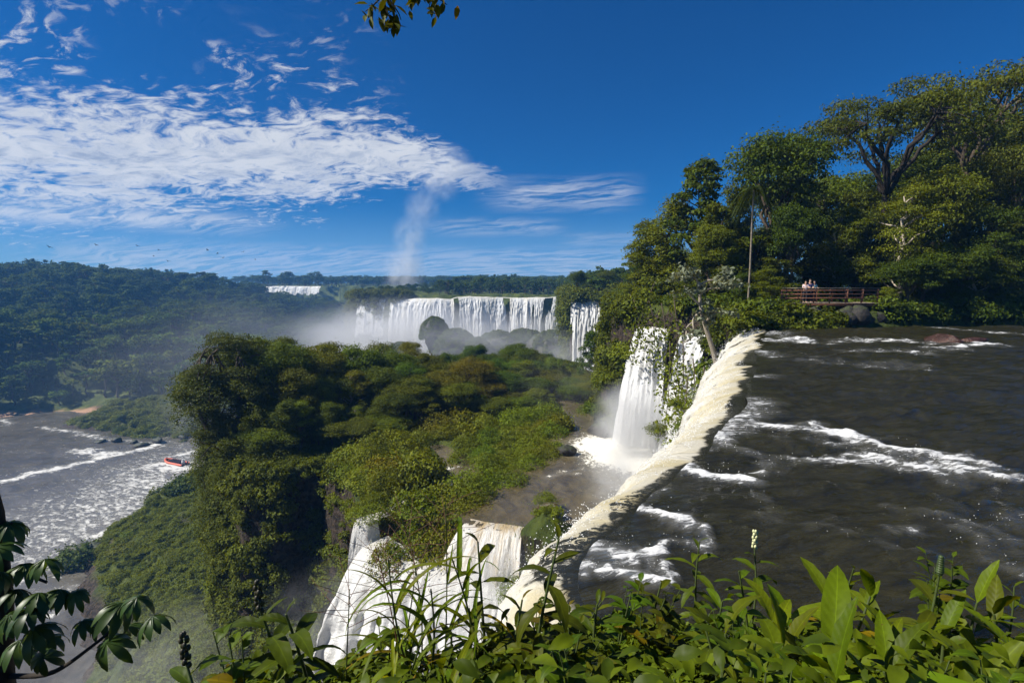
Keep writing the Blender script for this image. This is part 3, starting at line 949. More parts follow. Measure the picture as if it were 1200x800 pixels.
# the near edge: built as a long curl that keeps the river's own profile
def build_near_curl():
    L = LIP
    n = len(L)
    T = np.gradient(L, axis=0)
    T /= np.linalg.norm(T, axis=1)[:, None]
    N = np.stack([-T[:, 1], T[:, 0]], 1)                  # out over the drop
    s = np.concatenate([[0], np.cumsum(np.linalg.norm(np.diff(L, axis=0), axis=1))])
    # resample: denser close to the camera
    k = np.concatenate([np.linspace(0, 0.45, 330, endpoint=False), np.linspace(0.45, 1, 220)]) * s[-1]
    Lx, Ly = np.interp(k, s, L[:, 0]), np.interp(k, s, L[:, 1])
    Nx, Ny = np.interp(k, s, N[:, 0]), np.interp(k, s, N[:, 1])
    t = np.concatenate([np.linspace(0, 0.42, 60, endpoint=False), np.linspace(0.42, 1, 60)])
    K, TT = np.meshgrid(k, t, indexing='ij')
    size = np.interp(Ly, [4, 9, 16, 34], [0.75, 1.25, 1.75, 2.3])[:, None]
    drop = np.interp(Ly, [4, 20, 24, 40], [20.0, 20.0, 13.0, 12.4])[:, None]
    tau = TT / 0.42
    # rolling over the edge then falling: horizontal = size*tau, fall grows with tau^2
    out = size * np.where(tau < 1, tau, 1 + (tau - 1) * 0.55)
    z = np.where(tau < 1, -size * 0.62 * tau ** 2.2, 0)
    z1 = -size * 0.62
    z = np.where(tau < 1, z, z1 - (tau - 1) / (1 / 0.42 - 1) * (drop + z1) * (0.25 + 0.75 * (tau - 1) / (1 / 0.42 - 1)))
    u, v = K, out + np.maximum(-z - 1, 0)
    rid = (fbm(u * 0.9, v * 0.35, 0, 4, 61) - 0.5) * 2
    fr = (fbm(u * 5, v * 5, 0, 3, 63) - 0.5) * 2
    amp = sm(tau, 0.12, 0.9)
    fr2 = (fbm(u * 13, v * 13, 0, 2, 64) - 0.5) * 2
    d = size * (0.20 * rid + 0.045 * fr + 0.025 * fr2) * amp
    out = out + d * 0.8
    z = z + d * 0.7
    base = waves(Lx[:, None] + 0 * TT, Ly[:, None] + 0 * TT) * 0
    X, Y = Lx[:, None] - Nx[:, None] * 0 + Nx[:, None] * out, Ly[:, None] + Ny[:, None] * out
    V = np.stack([X, Y, z + base], -1).reshape(-1, 3)
    thin = sm(tau, 1.15, 0.25) * np.clip(.35 + 1.1 * fbm(u * .8, v * .3, 0, 3, 66), 0, 1)
    brink = -0.02 + 0.38 * fbm(u * .45, 0 * u, 0, 3, 67) + 0.30 * (fbm(u * 2.6, tau * .8, 0, 3, 68) - .5)
    brink = brink + sm(Ly, 8.6, 5.6)[:, None] * (0.05 + 1.5 * np.maximum(fbm(u * 1.1, v * 1.1, 0, 4, 69) - .42, 0) * 2)
    edge = sm(tau, brink + .2, brink - .2)
    me = mesh_np('waterfall', V, grid_faces(len(k), len(t))[:, ::-1], M['fall_main'], True, {'fuv': np.stack([u * 1.0, v, 0 * u], -1).reshape(-1, 3), 'thin': thin.ravel(), 'foam': (sm(Ly, 12, 7)[:, None] * sm(tau, .05, .3)).ravel(), 'edge': edge.ravel()})
    o = link('waterfall', me)
    tag(o, 'broad near waterfall curling tan and white over the edge of the dark river', 'waterfall', 'waterfalls')


build_near_curl()

GW = 'waterfalls'
waterfall('waterfall', 'tall white waterfall half hidden by hanging leaves above the misty basin', [(14.5, 47.2, -1.0), (13.5, 48.2, -0.9), (12.3, 49.6, -1.0)], 11.2, 2.6, 60, M['fall_white'], 70,
          1.2, 0.45, 0.8, 101, side=1, fan=1.8, group=GW)
waterfall('waterfall', 'narrow white waterfall between leafy rocks, next to the near curling fall', [(16.6, 42.2, -0.9), (15.8, 43.4, -0.8), (15.1, 44.6, -0.9)], 11.4, 2.9, 50, M['fall_white'], 40,
          0.8, 0.4, 1.0, 111, side=1, group=GW)
waterfall('waterfall', 'slender pale waterfall sliding off the mossy shelf beside the dark alcove', [(-9.1, 32.9, -12.45), (-9.7, 32.5, -12.5), (-10.5, 32.7, -12.6)], 26.0, 2.6, 60, M['fall_white'], 40,
          0.8, 0.3, 1.0, 121, side=1, fan=0.6, group=GW)
waterfall('waterfall', 'short tan and white step fall pouring out of the brown basin', [(-3.0, 31.1, -11.98), (-1.9, 30.6, -11.97), (-0.7, 30.3, -11.97), (0.6, 29.9, -11.98)], 2.7, 2.6, 40, M['fall_tan'], 90,
          0.7, 0.22, 1.3, 131, side=-1, gaps=.22, fan=1.0, dropvar=.15, group=GW)
waterfall('waterfall', 'wide white cascade plunging from the lower shelf into the gorge mist', [(-9.6, 31.2, -13.7), (-8.4, 30.3, -13.8), (-6.4, 29.7, -13.9), (-3.5, 29.0, -14.0), (0, 28.4, -14.0), (3.2, 27.2, -14.3)], 34.0, 7.5, 120, M['fall_churn'], 170,
          2.0, 0.75, 0.5, 141, side=-1, dropvar=.15, gaps=.2, gap_from=.22, group=GW)
waterfall('waterfall', 'far wide curtain of white water across the middle distance', [(27.0, 299, -4.2), (14, 300.5, -4.0), (0, 302, -4.0), (-20, 301, -4.1), (-40, 300, -4.4), (-58, 302, -4.8), (-72, 306, -5.6)], 33.0, 6.5, 50, M['fall_far'], 420,
          2.0, 0.9, 0.22, 151, side=1, gaps=0.29, dropvar=0.2, lipvar=3.0, group=GW)
waterfall('waterfall', 'small left end curtain of the far falls fading into spray', [(-76, 309, -5.9), (-84, 313, -6.0), (-95, 318, -6.2)], 22.0, 4.0, 30, M['fall_far'], 90,
          2.0, 0.8, 0.25, 161, side=1, gaps=0.22, dropvar=0.1, group=GW)
waterfall('waterfall', 'far waterfall with a dark split, right of the wide white curtain', [(31.0, 147.6, -0.9), (27.6, 148.6, -1.0), (24.4, 149.8, -1.0), (20.6, 150.8, -1.1), (17.6, 151.6, -1.3)], 24.0, 4.2, 50, M['fall_far'], 130,
          1.5, 0.6, 0.4, 171, side=1, gaps=0.28, group=GW)
waterfall('waterfall', 'tiny distant white falls at the end of the wooded hill', [(-244, 664, 0.6), (-268, 672, 0.4), (-300, 678, 0.8), (-326, 684, 0.2)], 10.0, 4.0, 24, M['fall_far'], 120,
          2.0, 1.2, 0.15, 181, side=1, gaps=0.34, dropvar=0.3, group=GW)
waterfall('waterfall', 'thread of water trickling down the mossy cliff left of the great tree', [(-32.6, 69.0, -25.5), (-33.6, 69.0, -25.6), (-34.6, 69.2, -25.6)], 5.5, 0.8, 24, M['fall_white'], 16,
          0.4, 0.2, 1.5, 191, side=1, group=GW)
# ------------------------------------------------------------------ foliage builders
def leaf_quads(C, Nn, size, aspect=0.5, seed=0, droop=0.15):
    """one folded four-cornered leaf per centre C, facing Nn"""
    r = np.random.default_rng(seed)
    n = len(C)
    Nn = Nn / (np.linalg.norm(Nn, axis=1)[:, None] + 1e-9)
    a = r.normal(size=(n, 3))
    T = a - (a * Nn).sum(1)[:, None] * Nn
    T /= np.linalg.norm(T, axis=1)[:, None] + 1e-9
    B = np.cross(Nn, T)
    size = np.broadcast_to(np.asarray(size, float), (n,))[:, None] * r.uniform(0.7, 1.3, (n, 1))
    wd = size * aspect
    p0 = C - T * size * 0.5
    p2 = C + T * size * 0.5 - np.array([0, 0, 1]) * size * droop
    p1 = C + B * wd * 0.5 - T * size * 0.05 + Nn * size * 0.08
    p3 = C - B * wd * 0.5 - T * size * 0.05 + Nn * size * 0.08
    V = np.stack([p0, p1, p2, p3], 1).reshape(-1, 3)
    F = np.arange(n * 4).reshape(n, 4)
    return V, F, np.repeat(r.uniform(0, 1, n), 4)


def clump_leaves(clumps, seed, up=0.55, rnd=0.55, lower=0.35, aspect=0.5, shell=0.55, droop=0.15):
    """clumps: (centre, radii, leaves, leaf size, tint shift); leaves lie mostly on the upper shell of each clump"""
    r = np.random.default_rng(seed)
    Vs, Fs, Ts, k = [], [], [], 0
    for c, rad, n, sz, sh in clumps:
        d = r.normal(size=(int(n), 3))
        d /= np.linalg.norm(d, axis=1)[:, None]
        d[:, 2] = np.where((d[:, 2] < 0) & (r.uniform(size=int(n)) > lower), -d[:, 2], d[:, 2])
        q = shell + (1 - shell) * r.uniform(size=(int(n), 1)) ** 0.6
        lump = 1 + 0.35 * (vn(d[:, 0] * 2.1 + c[0] * 3, d[:, 1] * 2.1 + c[1] * 3, d[:, 2] * 2.1, seed) - 0.5)[:, None] * 2
        q = np.where(r.uniform(size=q.shape) < 0.14, q * r.uniform(1.1, 1.55, q.shape), q)      # stray leaves that break the outline
        C = np.array(c) + d * np.array(rad) * q * lump
        Nn = d * (1 - up) + np.array([0, 0, up]) + r.normal(size=d.shape) * rnd
        V, F, t_ = leaf_quads(C, Nn, sz, aspect, int(r.integers(1e9)), droop)
        Vs.append(V); Fs.append(F + k); k += len(V)
        Ts.append(np.clip(t_ * 0.7 + 0.15 + sh, 0, 1))
    return np.concatenate(Vs), np.concatenate(Fs), np.concatenate(Ts)


def limb_path(a, c, sag=0.1, n=6, seed=0):
    r = np.random.default_rng(seed)
    a, c = np.array(a, float), np.array(c, float)
    k = np.linspace(0, 1, n)[:, None]
    L = np.linalg.norm(c - a)
    P = a + (c - a) * k
    P[:, 2] += (np.sin(k[:, 0] * np.pi) * sag * L)
    P[1:-1] += r.normal(size=(n - 2, 3)) * L * 0.035
    return P


TREES = {}


def tree_variant(key, style, seed, leafmat, barkmat, leaf=0.28, n=7000, aspect=0.5, **kw):
    """trunk mesh and crown mesh, 10 units high"""
    r = np.random.default_rng(seed)
    cl, tb = [], MB()
    if style == 'round':
        Rr = kw.get('R', 3.3)
        zc, hz, nc = kw.get('zc', 6.6), kw.get('hz', 3.2), kw.get('nc', 30)
        for i in range(nc):
            d = r.normal(size=3); d /= np.linalg.norm(d)
            if d[2] < -0.45:
                d[2] *= -1
            q = r.uniform(0.55, 0.92)
            c = np.array([d[0] * Rr * q, d[1] * Rr * q, zc + d[2] * hz * q])
            s = r.uniform(0.75, 1.35) * Rr / 3.3
            cl.append((c, (s * 1.15, s * 1.15, s * 0.72), n / nc, leaf, r.uniform(-.15, .15)))
        fork = np.array([r.normal() * .2, r.normal() * .2, 4.0])
        tb.tube(limb_path((0, 0, -0.6), fork, 0, 6, seed), np.linspace(0.30, 0.19, 6), 8)
        for i in range(0, nc, 3):
            tb.tube(limb_path(fork, cl[i][0], 0.10, 6, seed + i), np.linspace(0.13, 0.03, 6), 5)
    elif style == 'umbrella':
        Rr, nc = kw.get('R', 6.0), kw.get('nc', 40)
        lean = kw.get('lean', 0.0)
        flat = kw.get('flat', 2.2)
        fork = np.array([0.25 + lean * .2, 0, kw.get('fork', 5.2)])
        tb.tube(limb_path((0, 0, -0.6), fork, 0, 6, seed), np.linspace(0.34, 0.22, 6), 8)
        mains = []
        for i in range(8):
            a = i / 8 * 2 * np.pi + r.uniform(-.3, .3)
            q = r.uniform(0.45, 0.62) * Rr
            e = np.array([np.cos(a) * q + lean * 1.2, np.sin(a) * q, 8.3 - 0.2 * q + r.uniform(-.3, .4)])
            tb.tube(limb_path(fork, e, 0.08, 7, seed + i), np.linspace(0.15, 0.07, 7), 6)
            mains.append(e)
        for i in range(nc):
            a, q = r.uniform(0, 2 * np.pi), Rr * np.sqrt(r.uniform(0.02, 1))
            zt = 9.55 - flat * (q / Rr) ** 2 - abs(r.normal()) * 0.7
            c = np.array([np.cos(a) * q + lean * q / Rr, np.sin(a) * q, zt])
            s = r.uniform(0.7, 1.25)
            cl.append((c, (s * 1.15, s * 1.15, s * r.uniform(.28, .5)), n / nc, leaf, r.uniform(-.15, .15)))
            m_ = min(mains, key=lambda e: np.linalg.norm(e - c))
            tb.tube(limb_path(m_, c - np.array([0, 0, .1]), 0.06, 5, seed + 50 + i), np.linspace(0.065, 0.018, 5), 4)
    elif style == 'layers':
        Rr, nc = kw.get('R', 4.2), kw.get('nc', 40)
        tb.tube(limb_path((0, 0, -0.6), (0.2, 0.1, 9.0), 0, 9, seed), np.linspace(0.26, 0.06, 9), 7)
        for i in range(nc):
            z = r.uniform(2.6, 9.4)
            env = Rr * np.sin(np.clip((z - 1.2) / 8.6, 0.05, 1) * np.pi) ** 0.6
            a, q = r.uniform(0, 2 * np.pi), env * r.uniform(0.35, 1.0)
            c = np.array([np.cos(a) * q, np.sin(a) * q, z])
            s = r.uniform(0.75, 1.35)
            cl.append((c, (s * 1.2, s * 1.2, s * r.uniform(.4, .75)), n / nc, leaf, r.uniform(-.18, .18)))
            if i % 2 == 0:
                tb.tube(limb_path((0.1, 0.05, max(1.5, z - 0.35 * q - .4)), c, 0.05, 5, seed + i), np.linspace(0.09, 0.02, 5), 4)
    elif style == 'column':
        Rr, nc = kw.get('R', 2.0), kw.get('nc', 38)
        tb.tube(limb_path((0, 0, -0.6), (r.normal() * .3, r.normal() * .3, 8.6), 0, 8, seed), np.linspace(0.26, 0.08, 8), 7)
        for i in range(nc):
            z = 10 * (0.04 + 0.93 * (i + r.uniform(0, 1)) / nc)
            env = Rr * (0.75 + 0.45 * np.sin(z * 1.7 + seed) * r.uniform(.5, 1)) * (1 - 0.45 * (z / 10) ** 3)
            a = r.uniform(0, 2 * np.pi)
            q = env * r.uniform(0.45, 1)
            s = r.uniform(0.55, 1.05)
            cl.append((np.array([np.cos(a) * q, np.sin(a) * q, z]), (s, s, s * r.uniform(.6, 1.2)), n / nc, leaf, r.uniform(-.15, .15)))
    elif style == 'spire':
        tb.tube(limb_path((0, 0, -0.6), (0.15, 0, 9.6), 0, 9, seed), np.linspace(0.2, 0.03, 9), 7)
        for i in range(kw.get('nc', 30)):
            z = 3.0 + 6.8 * (i / kw.get('nc', 30)) ** 0.9
            q = (0.4 + 2.3 * (1 - (z - 3) / 7.2)) * r.uniform(0.5, 1.1)
            a = i * 2.4 + r.uniform(-.4, .4)
            c = np.array([np.cos(a) * q, np.sin(a) * q, z + 0.15 * q])
            s = r.uniform(0.45, 0.8)
            cl.append((c, (s * 1.2, s * 1.2, s * 0.6), n / kw.get('nc', 30), leaf, r.uniform(-.15, .15)))
            tb.tube(limb_path((0.05, 0, z - 0.35), c, 0.05, 4, seed + i), np.linspace(0.05, 0.02, 4), 4)
    elif style == 'plume':
        ns = kw.get('ns', 22)
        for i in range(ns):
            a = r.uniform(0, 2 * np.pi)
            lean = r.uniform(0.3, 2.6)
            h = r.uniform(7.0, 9.9)
            base = np.array([np.cos(a), np.sin(a), 0]) * 0.5
            k = np.linspace(0, 1, 9)[:, None]
            Pp = base + np.concatenate([np.cos(a) * lean * k ** 2.2, np.sin(a) * lean * k ** 2.2, h * (k - 0.22 * k ** 5 * lean / 2.6)], 1)
            tb.tube(Pp, np.linspace(0.07, 0.015, 9), 5)
            for q in np.linspace(0.35, 1.0, 10):
                j = q * 8
                i0 = min(int(j), 7)
                c = Pp[i0] + (Pp[i0 + 1] - Pp[i0]) * (j - i0)
                s = 0.62 * (1.15 - 0.65 * q)
                cl.append((c + r.normal(size=3) * .1, (s, s, s * 0.8), n / ns / 10, leaf, r.uniform(-.15, .15)))
    tint_up = kw.get('up', 0.5)
    V, F, T = clump_leaves(cl, seed + 7, tint_up, kw.get('rnd', 0.5), kw.get('lower', 0.35), aspect, kw.get('shell', 0.5), kw.get('droop', 0.15))
    cm = mesh_np('crown', V, F, M[leafmat], False, {'tint': T})
    tm = tb.mesh('trunk', M[barkmat])
    TREES[key] = (tm, cm)


def shrub_variant(key, seed, leafmat, R=1.0, n=2200, leaf=0.10, lumps=7, aspect=0.5, flat=0.75):
    """a low dome of leaves, radius about 1, with a few stems"""
    r = np.random.default_rng(seed)
    cl, tb = [((0, 0, 0.28 * flat), (0.92, 0.92, 0.72 * flat), n * 0.5, leaf, 0.0)], MB()
    for i in range(lumps):
        a, q = r.uniform(0, 2 * np.pi), r.uniform(0.3, 0.75)
        s = r.uniform(0.3, 0.5)
        cl.append(((np.cos(a) * q, np.sin(a) * q, flat * r.uniform(0.15, 0.55)), (s, s, s * 0.85), n * 0.5 / lumps, leaf, r.uniform(-.12, .2)))
    for i in range(5):
        a = r.uniform(0, 2 * np.pi)
        tb.tube(limb_path((0, 0, -0.3), (np.cos(a) * .5, np.sin(a) * .5, .45 * flat), 0, 4, seed + i), np.linspace(0.04, 0.015, 4), 4)
    V, F, T = clump_leaves(cl, seed, 0.35, 0.45, 0.2, aspect, 0.8, 0.2)
    TREES[key] = (tb.mesh('stem', M['bark_dark']), mesh_np('foliage', V, F, M[leafmat], False, {'tint': T}))


tree_variant('round_a', 'round', 1, 'leaf_forest', 'bark', 0.210, 17100)
tree_variant('round_b', 'round', 2, 'leaf_olive', 'bark', 0.196, 17100, R=3.6, nc=36)
tree_variant('round_c', 'round', 3, 'leaf_bright', 'bark', 0.210, 15200, R=3.0, nc=26)
tree_variant('umbrella_a', 'umbrella', 4, 'leaf_olive', 'bark', 0.154, 13500, R=3.6, nc=34, fork=5.6, flat=1.3)
tree_variant('umbrella_b', 'umbrella', 5, 'leaf_olive', 'bark_dark', 0.154, 15000, R=4.6, nc=44, lean=-0.8, flat=2.0, fork=5.0)
tree_variant('layers_a', 'layers', 6, 'leaf_olive', 'bark_pale', 0.189, 18050, R=3.6)
tree_variant('layers_b', 'layers', 7, 'leaf_forest', 'bark', 0.189, 18050, R=3.2, nc=44)
tree_variant('layers_c', 'layers', 8, 'leaf_bright', 'bark', 0.196, 17100, R=3.4, nc=36)
tree_variant('column_a', 'column', 9, 'leaf_bright', 'bark_dark', 0.210, 15200)
tree_variant('column_b', 'column', 10, 'leaf_olive', 'bark_dark', 0.210, 15200, R=2.3)
tree_variant('column_long', 'column', 16, 'leaf_olive', 'bark_dark', 0.125, 19000, R=1.5, nc=90, rnd=.6)
tree_variant('spire_a', 'spire', 11, 'leaf_forest', 'bark', 0.30, 5200)
tree_variant('plume_a', 'plume', 12, 'leaf_moss', 'stem_green', 0.26, 6500, aspect=0.22)
tree_variant('plume_b', 'plume', 13, 'leaf_olive', 'stem_green', 0.24, 6500, aspect=0.22, ns=18)
tree_variant('great', 'umbrella', 14, 'leaf_olive', 'bark', 0.168, 24700, R=4.4, nc=60, fork=4.0, flat=4.6)
tree_variant('silver', 'umbrella', 15, 'leaf_grey', 'bark_pale', 0.42, 900, R=2.6, nc=20, fork=5.5, flat=2.4)
for i in range(5):
    tree_variant('far_%d' % i, ('round', 'layers', 'round', 'umbrella', 'column')[i], 20 + i, 'leaf_far', 'bark', 0.75, (750, 750, 700, 650, 600)[i], 0.7,
                 R=(3.4, 3.3, 4.0, 4.0, 2.3)[i], nc=(16, 16, 18, 18, 16)[i], **({'flat': 2.6} if i == 3 else {}))
for i in range(3):
    shrub_variant('mossy_%d' % i, 40 + i, 'leaf_moss', n=2600, leaf=0.085, lumps=6 + i)
for i in range(2):
    shrub_variant('bush_%d' % i, 50 + i, 'leaf_bright', n=2200, leaf=0.15, lumps=8)
shrub_variant('dark_bush', 55, 'leaf_forest', n=2200, leaf=0.15, lumps=8)
shrub_variant('tuft', 57, 'leaf_moss', n=420, leaf=0.26, lumps=4, aspect=0.4, flat=0.5)
shrub_variant('dark_tuft', 59, 'leaf_forest', n=600, leaf=0.24, lumps=6, aspect=0.55, flat=1.0)
shrub_variant('vine_tuft', 58, 'leaf_olive', n=600, leaf=0.24, lumps=6, aspect=0.55, flat=1.0)


def plant_tree(name, key, loc, hgt, wid, label, group=None, cat='tree', rz=None, tint=None, parts=('trunk', 'crown'), unit=10.0):
    if rz is None:
        rz = random.uniform(0, 6.283)
    t = empty(name, loc, label, cat, group, rz, (wid, wid, hgt / unit))
    tm, cm = TREES[key]
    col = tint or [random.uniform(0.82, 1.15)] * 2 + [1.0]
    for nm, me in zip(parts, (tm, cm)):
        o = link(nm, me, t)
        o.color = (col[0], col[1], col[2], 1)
    return t


# stuff made of instances: points carry their own turn and size
def scatter_group():
    ng = bpy.data.node_groups.new('scatter', 'GeometryNodeTree')
    ng.interface.new_socket('Geometry', in_out='INPUT', socket_type='NodeSocketGeometry')
    ng.interface.new_socket('Source', in_out='INPUT', socket_type='NodeSocketObject')
    ng.interface.new_socket('Geometry', in_out='OUTPUT', socket_type='NodeSocketGeometry')
    gi, go = ng.nodes.new('NodeGroupInput'), ng.nodes.new('NodeGroupOutput')
    iop = ng.nodes.new('GeometryNodeInstanceOnPoints')
    oi = ng.nodes.new('GeometryNodeObjectInfo')
    oi.transform_space = 'ORIGINAL'
    ar = ng.nodes.new('GeometryNodeInputNamedAttribute'); ar.data_type = 'FLOAT_VECTOR'; ar.inputs[0].default_value = 'turn'
    asz = ng.nodes.new('GeometryNodeInputNamedAttribute'); asz.data_type = 'FLOAT_VECTOR'; asz.inputs[0].default_value = 'size'
    L = ng.links.new
    L(gi.outputs[0], iop.inputs['Points'])
    L(gi.outputs[1], oi.inputs['Object'])
    L(oi.outputs['Geometry'], iop.inputs['Instance'])
    e2r = ng.nodes.new('FunctionNodeEulerToRotation')
    L(ar.outputs[0], e2r.inputs[0])
    L(e2r.outputs[0], iop.inputs['Rotation'])
    L(asz.outputs[0], iop.inputs['Scale'])
    L(iop.outputs[0], go.inputs[0])
    return ng


SCATTER = scatter_group()
SRC_ID = [i.identifier for i in SCATTER.interface.items_tree if i.name == 'Source'][0]
SOURCES = {}


def source(key):
    """one object with trunk and crown joined, kept out of the scene and only drawn as instances"""
    if key not in SOURCES:
        ms = TREES[key]
        bmv, faces, tints, mi, n = [], {3: [], 4: []}, [], {3: [], 4: []}, 0
        me = bpy.data.meshes.new('plant_source')
        V, T = [], []
        Fl, St, Sz, MI = [], [], [], []
        for i, s_ in enumerate(ms):
            co = np.empty(len(s_.vertices) * 3, np.float32); s_.vertices.foreach_get('co', co)
            V.append(co.reshape(-1, 3))
            a = s_.attributes.get('tint')
            tv = np.full(len(s_.vertices), 0.5, np.float32)
            if a:
                a.data.foreach_get('value', tv)
            T.append(tv)
            li = np.empty(len(s_.loops), np.int32); s_.loops.foreach_get('vertex_index', li)
            sz = np.empty(len(s_.polygons), np.int32); s_.polygons.foreach_get('loop_total', sz)
            Fl.append(li + n); Sz.append(sz); MI.append(np.full(len(sz), i, np.int32))
            n += len(co) // 3
            me.materials.append(s_.materials[0])
        V, Fl, Sz, MI, T = map(np.concatenate, (V, Fl, Sz, MI, T))
        me.vertices.add(len(V)); me.vertices.foreach_set('co', V.ravel())
        me.loops.add(len(Fl)); me.loops.foreach_set('vertex_index', Fl)
        me.polygons.add(len(Sz)); me.polygons.foreach_set('loop_start', np.concatenate([[0], np.cumsum(Sz)[:-1]]).astype(np.int32))
        me.polygons.foreach_set('material_index', MI)
        at_ = me.attributes.new('tint', 'FLOAT', 'POINT'); at_.data.foreach_set('value', T)
        me.update(calc_edges=True)
        SOURCES[key] = bpy.data.objects.new('plant_source', me)
    return SOURCES[key]


def scatter(name, key, P, size, label, seed=0, tilt=0.15):
    r = np.random.default_rng(seed)
    P = np.asarray(P, np.float32)
    n = len(P)
    if not n:
        return
    me = bpy.data.meshes.new(name)
    me.vertices.add(n)
    me.vertices.foreach_set('co', P.ravel())
    rot = np.stack([r.normal(0, tilt, n), r.normal(0, tilt, n), r.uniform(0, 6.283, n)], 1).astype(np.float32)
    sz = np.asarray(size, np.float32)
    if sz.ndim == 1:
        sz = np.repeat(sz[:, None], 3, 1)
    for k, v in (('turn', rot), ('size', sz)):
        a = me.attributes.new(k, 'FLOAT_VECTOR', 'POINT')
        a.data.foreach_set('vector', v.ravel())
    o = link(name, me)
    md = o.modifiers.new('scatter', 'NODES')
    md.node_group = SCATTER
    md[SRC_ID] = source(key)
    return tag(o, label, kind='stuff')


def poisson(x0, x1, y0, y1, d, seed, ok=None, tries=1.0):
    """jittered grid of points"""
    r = np.random.default_rng(seed)
    gx, gy = np.arange(x0, x1, d), np.arange(y0, y1, d)
    X, Y = np.meshgrid(gx, gy, indexing='ij')
    X = X.ravel() + r.uniform(-.45, .45, X.size) * d
    Y = Y.ravel() + r.uniform(-.45, .45, Y.size) * d
    k = np.ones(len(X), bool) if ok is None else ok(X, Y)
    return X[k], Y[k]
# ------------------------------------------------------------------ forests
def top_tree(name, key, px, py, Y, wid, label, group=None, tint=None, rz=None, cat='tree', sink=0.0, base_z=None):
    """a tree whose top is seen at a photograph pixel, rooted on the ground below it"""
    p = at(px, py, Y)
    z0 = float(H(p.x, p.y)) if base_z is None else base_z
    if group == GI and base_z is None:
        z0 = max(z0, -17.5)                             # rooted in the face of the outcrop
    hgt = max(p.z - z0, 2.0)
    return plant_tree(name, key, (p.x, p.y, z0 - sink), hgt + sink, wid * hgt / 10.0, label, group, cat, rz, tint)


GI = 'trees of the wooded shelf'
GF = 'trees of the forest on the right bank'
RF = [
    ('umbrella_tree', 'umbrella_a', 1152, 66, 54, 0.72, 'tallest spreading tree with an open flat crown against the sky, upper right', (1.0, .95, .8)),
    ('umbrella_tree', 'umbrella_b', 1050, 92, 51, 0.72, 'wide flat crowned tree reaching a bare dark limb out over the blue sky', (1.05, 1.0, .8)),
    ('forest_tree', 'round_a', 908, 146, 49, 0.82, 'dark rounded tree rising just behind the thin pale palm trunk', (.85, .9, .8)),
    ('forest_tree', 'spire_a', 822, 186, 51, 0.95, 'narrow ragged tree standing up alone on the left shoulder of the forest', (1, 1, 1)),
    ('forest_tree', 'layers_b', 968, 205, 56, 0.8, 'loose airy tree with sky showing through, left of the flat crowned tree', (1.1, 1.1, 1)),
    ('forest_tree', 'round_b', 1200, 165, 50, 0.75, 'broad olive tree crown cut by the right edge of the photo under the tallest tree', (1, .95, .8)),
    ('forest_tree', 'round_b', 1105, 195, 47, 0.8, 'big olive green tree below the tallest spreading tree', (.95, .95, .8)),
    ('forest_tree', 'layers_a', 1062, 215, 44, 0.85, 'pale limbed tree with bright level sprays of leaves above the footbridge', (1.25, 1.2, .9)),
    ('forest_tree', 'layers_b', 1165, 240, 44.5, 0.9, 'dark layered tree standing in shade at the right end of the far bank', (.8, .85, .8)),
    ('forest_tree', 'layers_a', 985, 240, 47, 0.75, 'yellow green leafy tree right behind the footbridge', (1.1, 1.1, .8)),
    ('forest_tree', 'round_a', 935, 235, 45, 0.7, 'deep green tree leaning over the left end of the footbridge', (.8, .9, .8)),
    ('vine_clad_tree', 'column_a', 792, 236, 53, 1.3, 'tall vine clad tree on the cliff top, left of the ragged narrow tree', (1.05, 1.0, .8)),
    ('vine_clad_tree', 'column_b', 762, 258, 56, 1.5, 'vine clad tree stepping down the forest edge towards the far falls', (1.1, 1.1, .8)),
    ('vine_clad_tree', 'column_a', 752, 290, 58, 1.5, 'sunlit vine clad tree bulging over the cliff beside the far split waterfall', (1.05, 1.0, .8)),
    ('vine_clad_tree', 'column_b', 850, 225, 47, 1.2, 'tall leafy tree wrapped in creeper, left of the pale palm trunk', (1, 1, .8)),
    ('forest_tree', 'layers_c', 835, 262, 46, 0.85, 'bright leafy tree over the leaning silver tree', (.95, .95, .8)),
    ('vine_clad_tree', 'column_a', 770, 330, 52.5, 1.9, 'mass of sunlit creeper covering a stump above the half hidden waterfall', (1.1, 1.05, .8)),
    ('forest_tree', 'layers_c', 805, 318, 48, 0.95, 'leafy tree hanging over the top of the half hidden waterfall', (1, 1, .8)),
    ('forest_tree', 'round_c', 738, 338, 57, 0.8, 'low bushy tree at the outer corner of the cliff, right of the split waterfall', (1.0, 1.0, .8)),
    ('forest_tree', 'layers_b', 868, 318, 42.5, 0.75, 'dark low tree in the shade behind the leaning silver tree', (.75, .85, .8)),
    ('forest_tree', 'layers_c', 902, 314, 40.5, 1.1, 'bright green bushy tree at the left end of the footbridge', (1.15, 1.1, .8)),
    ('forest_tree', 'round_c', 1043, 338, 41.5, 1.4, 'small bright bush like tree at the right end of the footbridge', (1.05, 1.05, .8)),
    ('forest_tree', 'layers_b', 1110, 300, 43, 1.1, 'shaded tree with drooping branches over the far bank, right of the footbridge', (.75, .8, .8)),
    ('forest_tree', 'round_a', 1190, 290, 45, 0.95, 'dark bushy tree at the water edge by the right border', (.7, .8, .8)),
]
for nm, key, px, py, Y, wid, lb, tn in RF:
    top_tree(nm, key, px, py, Y, wid, lb, GF, tn)

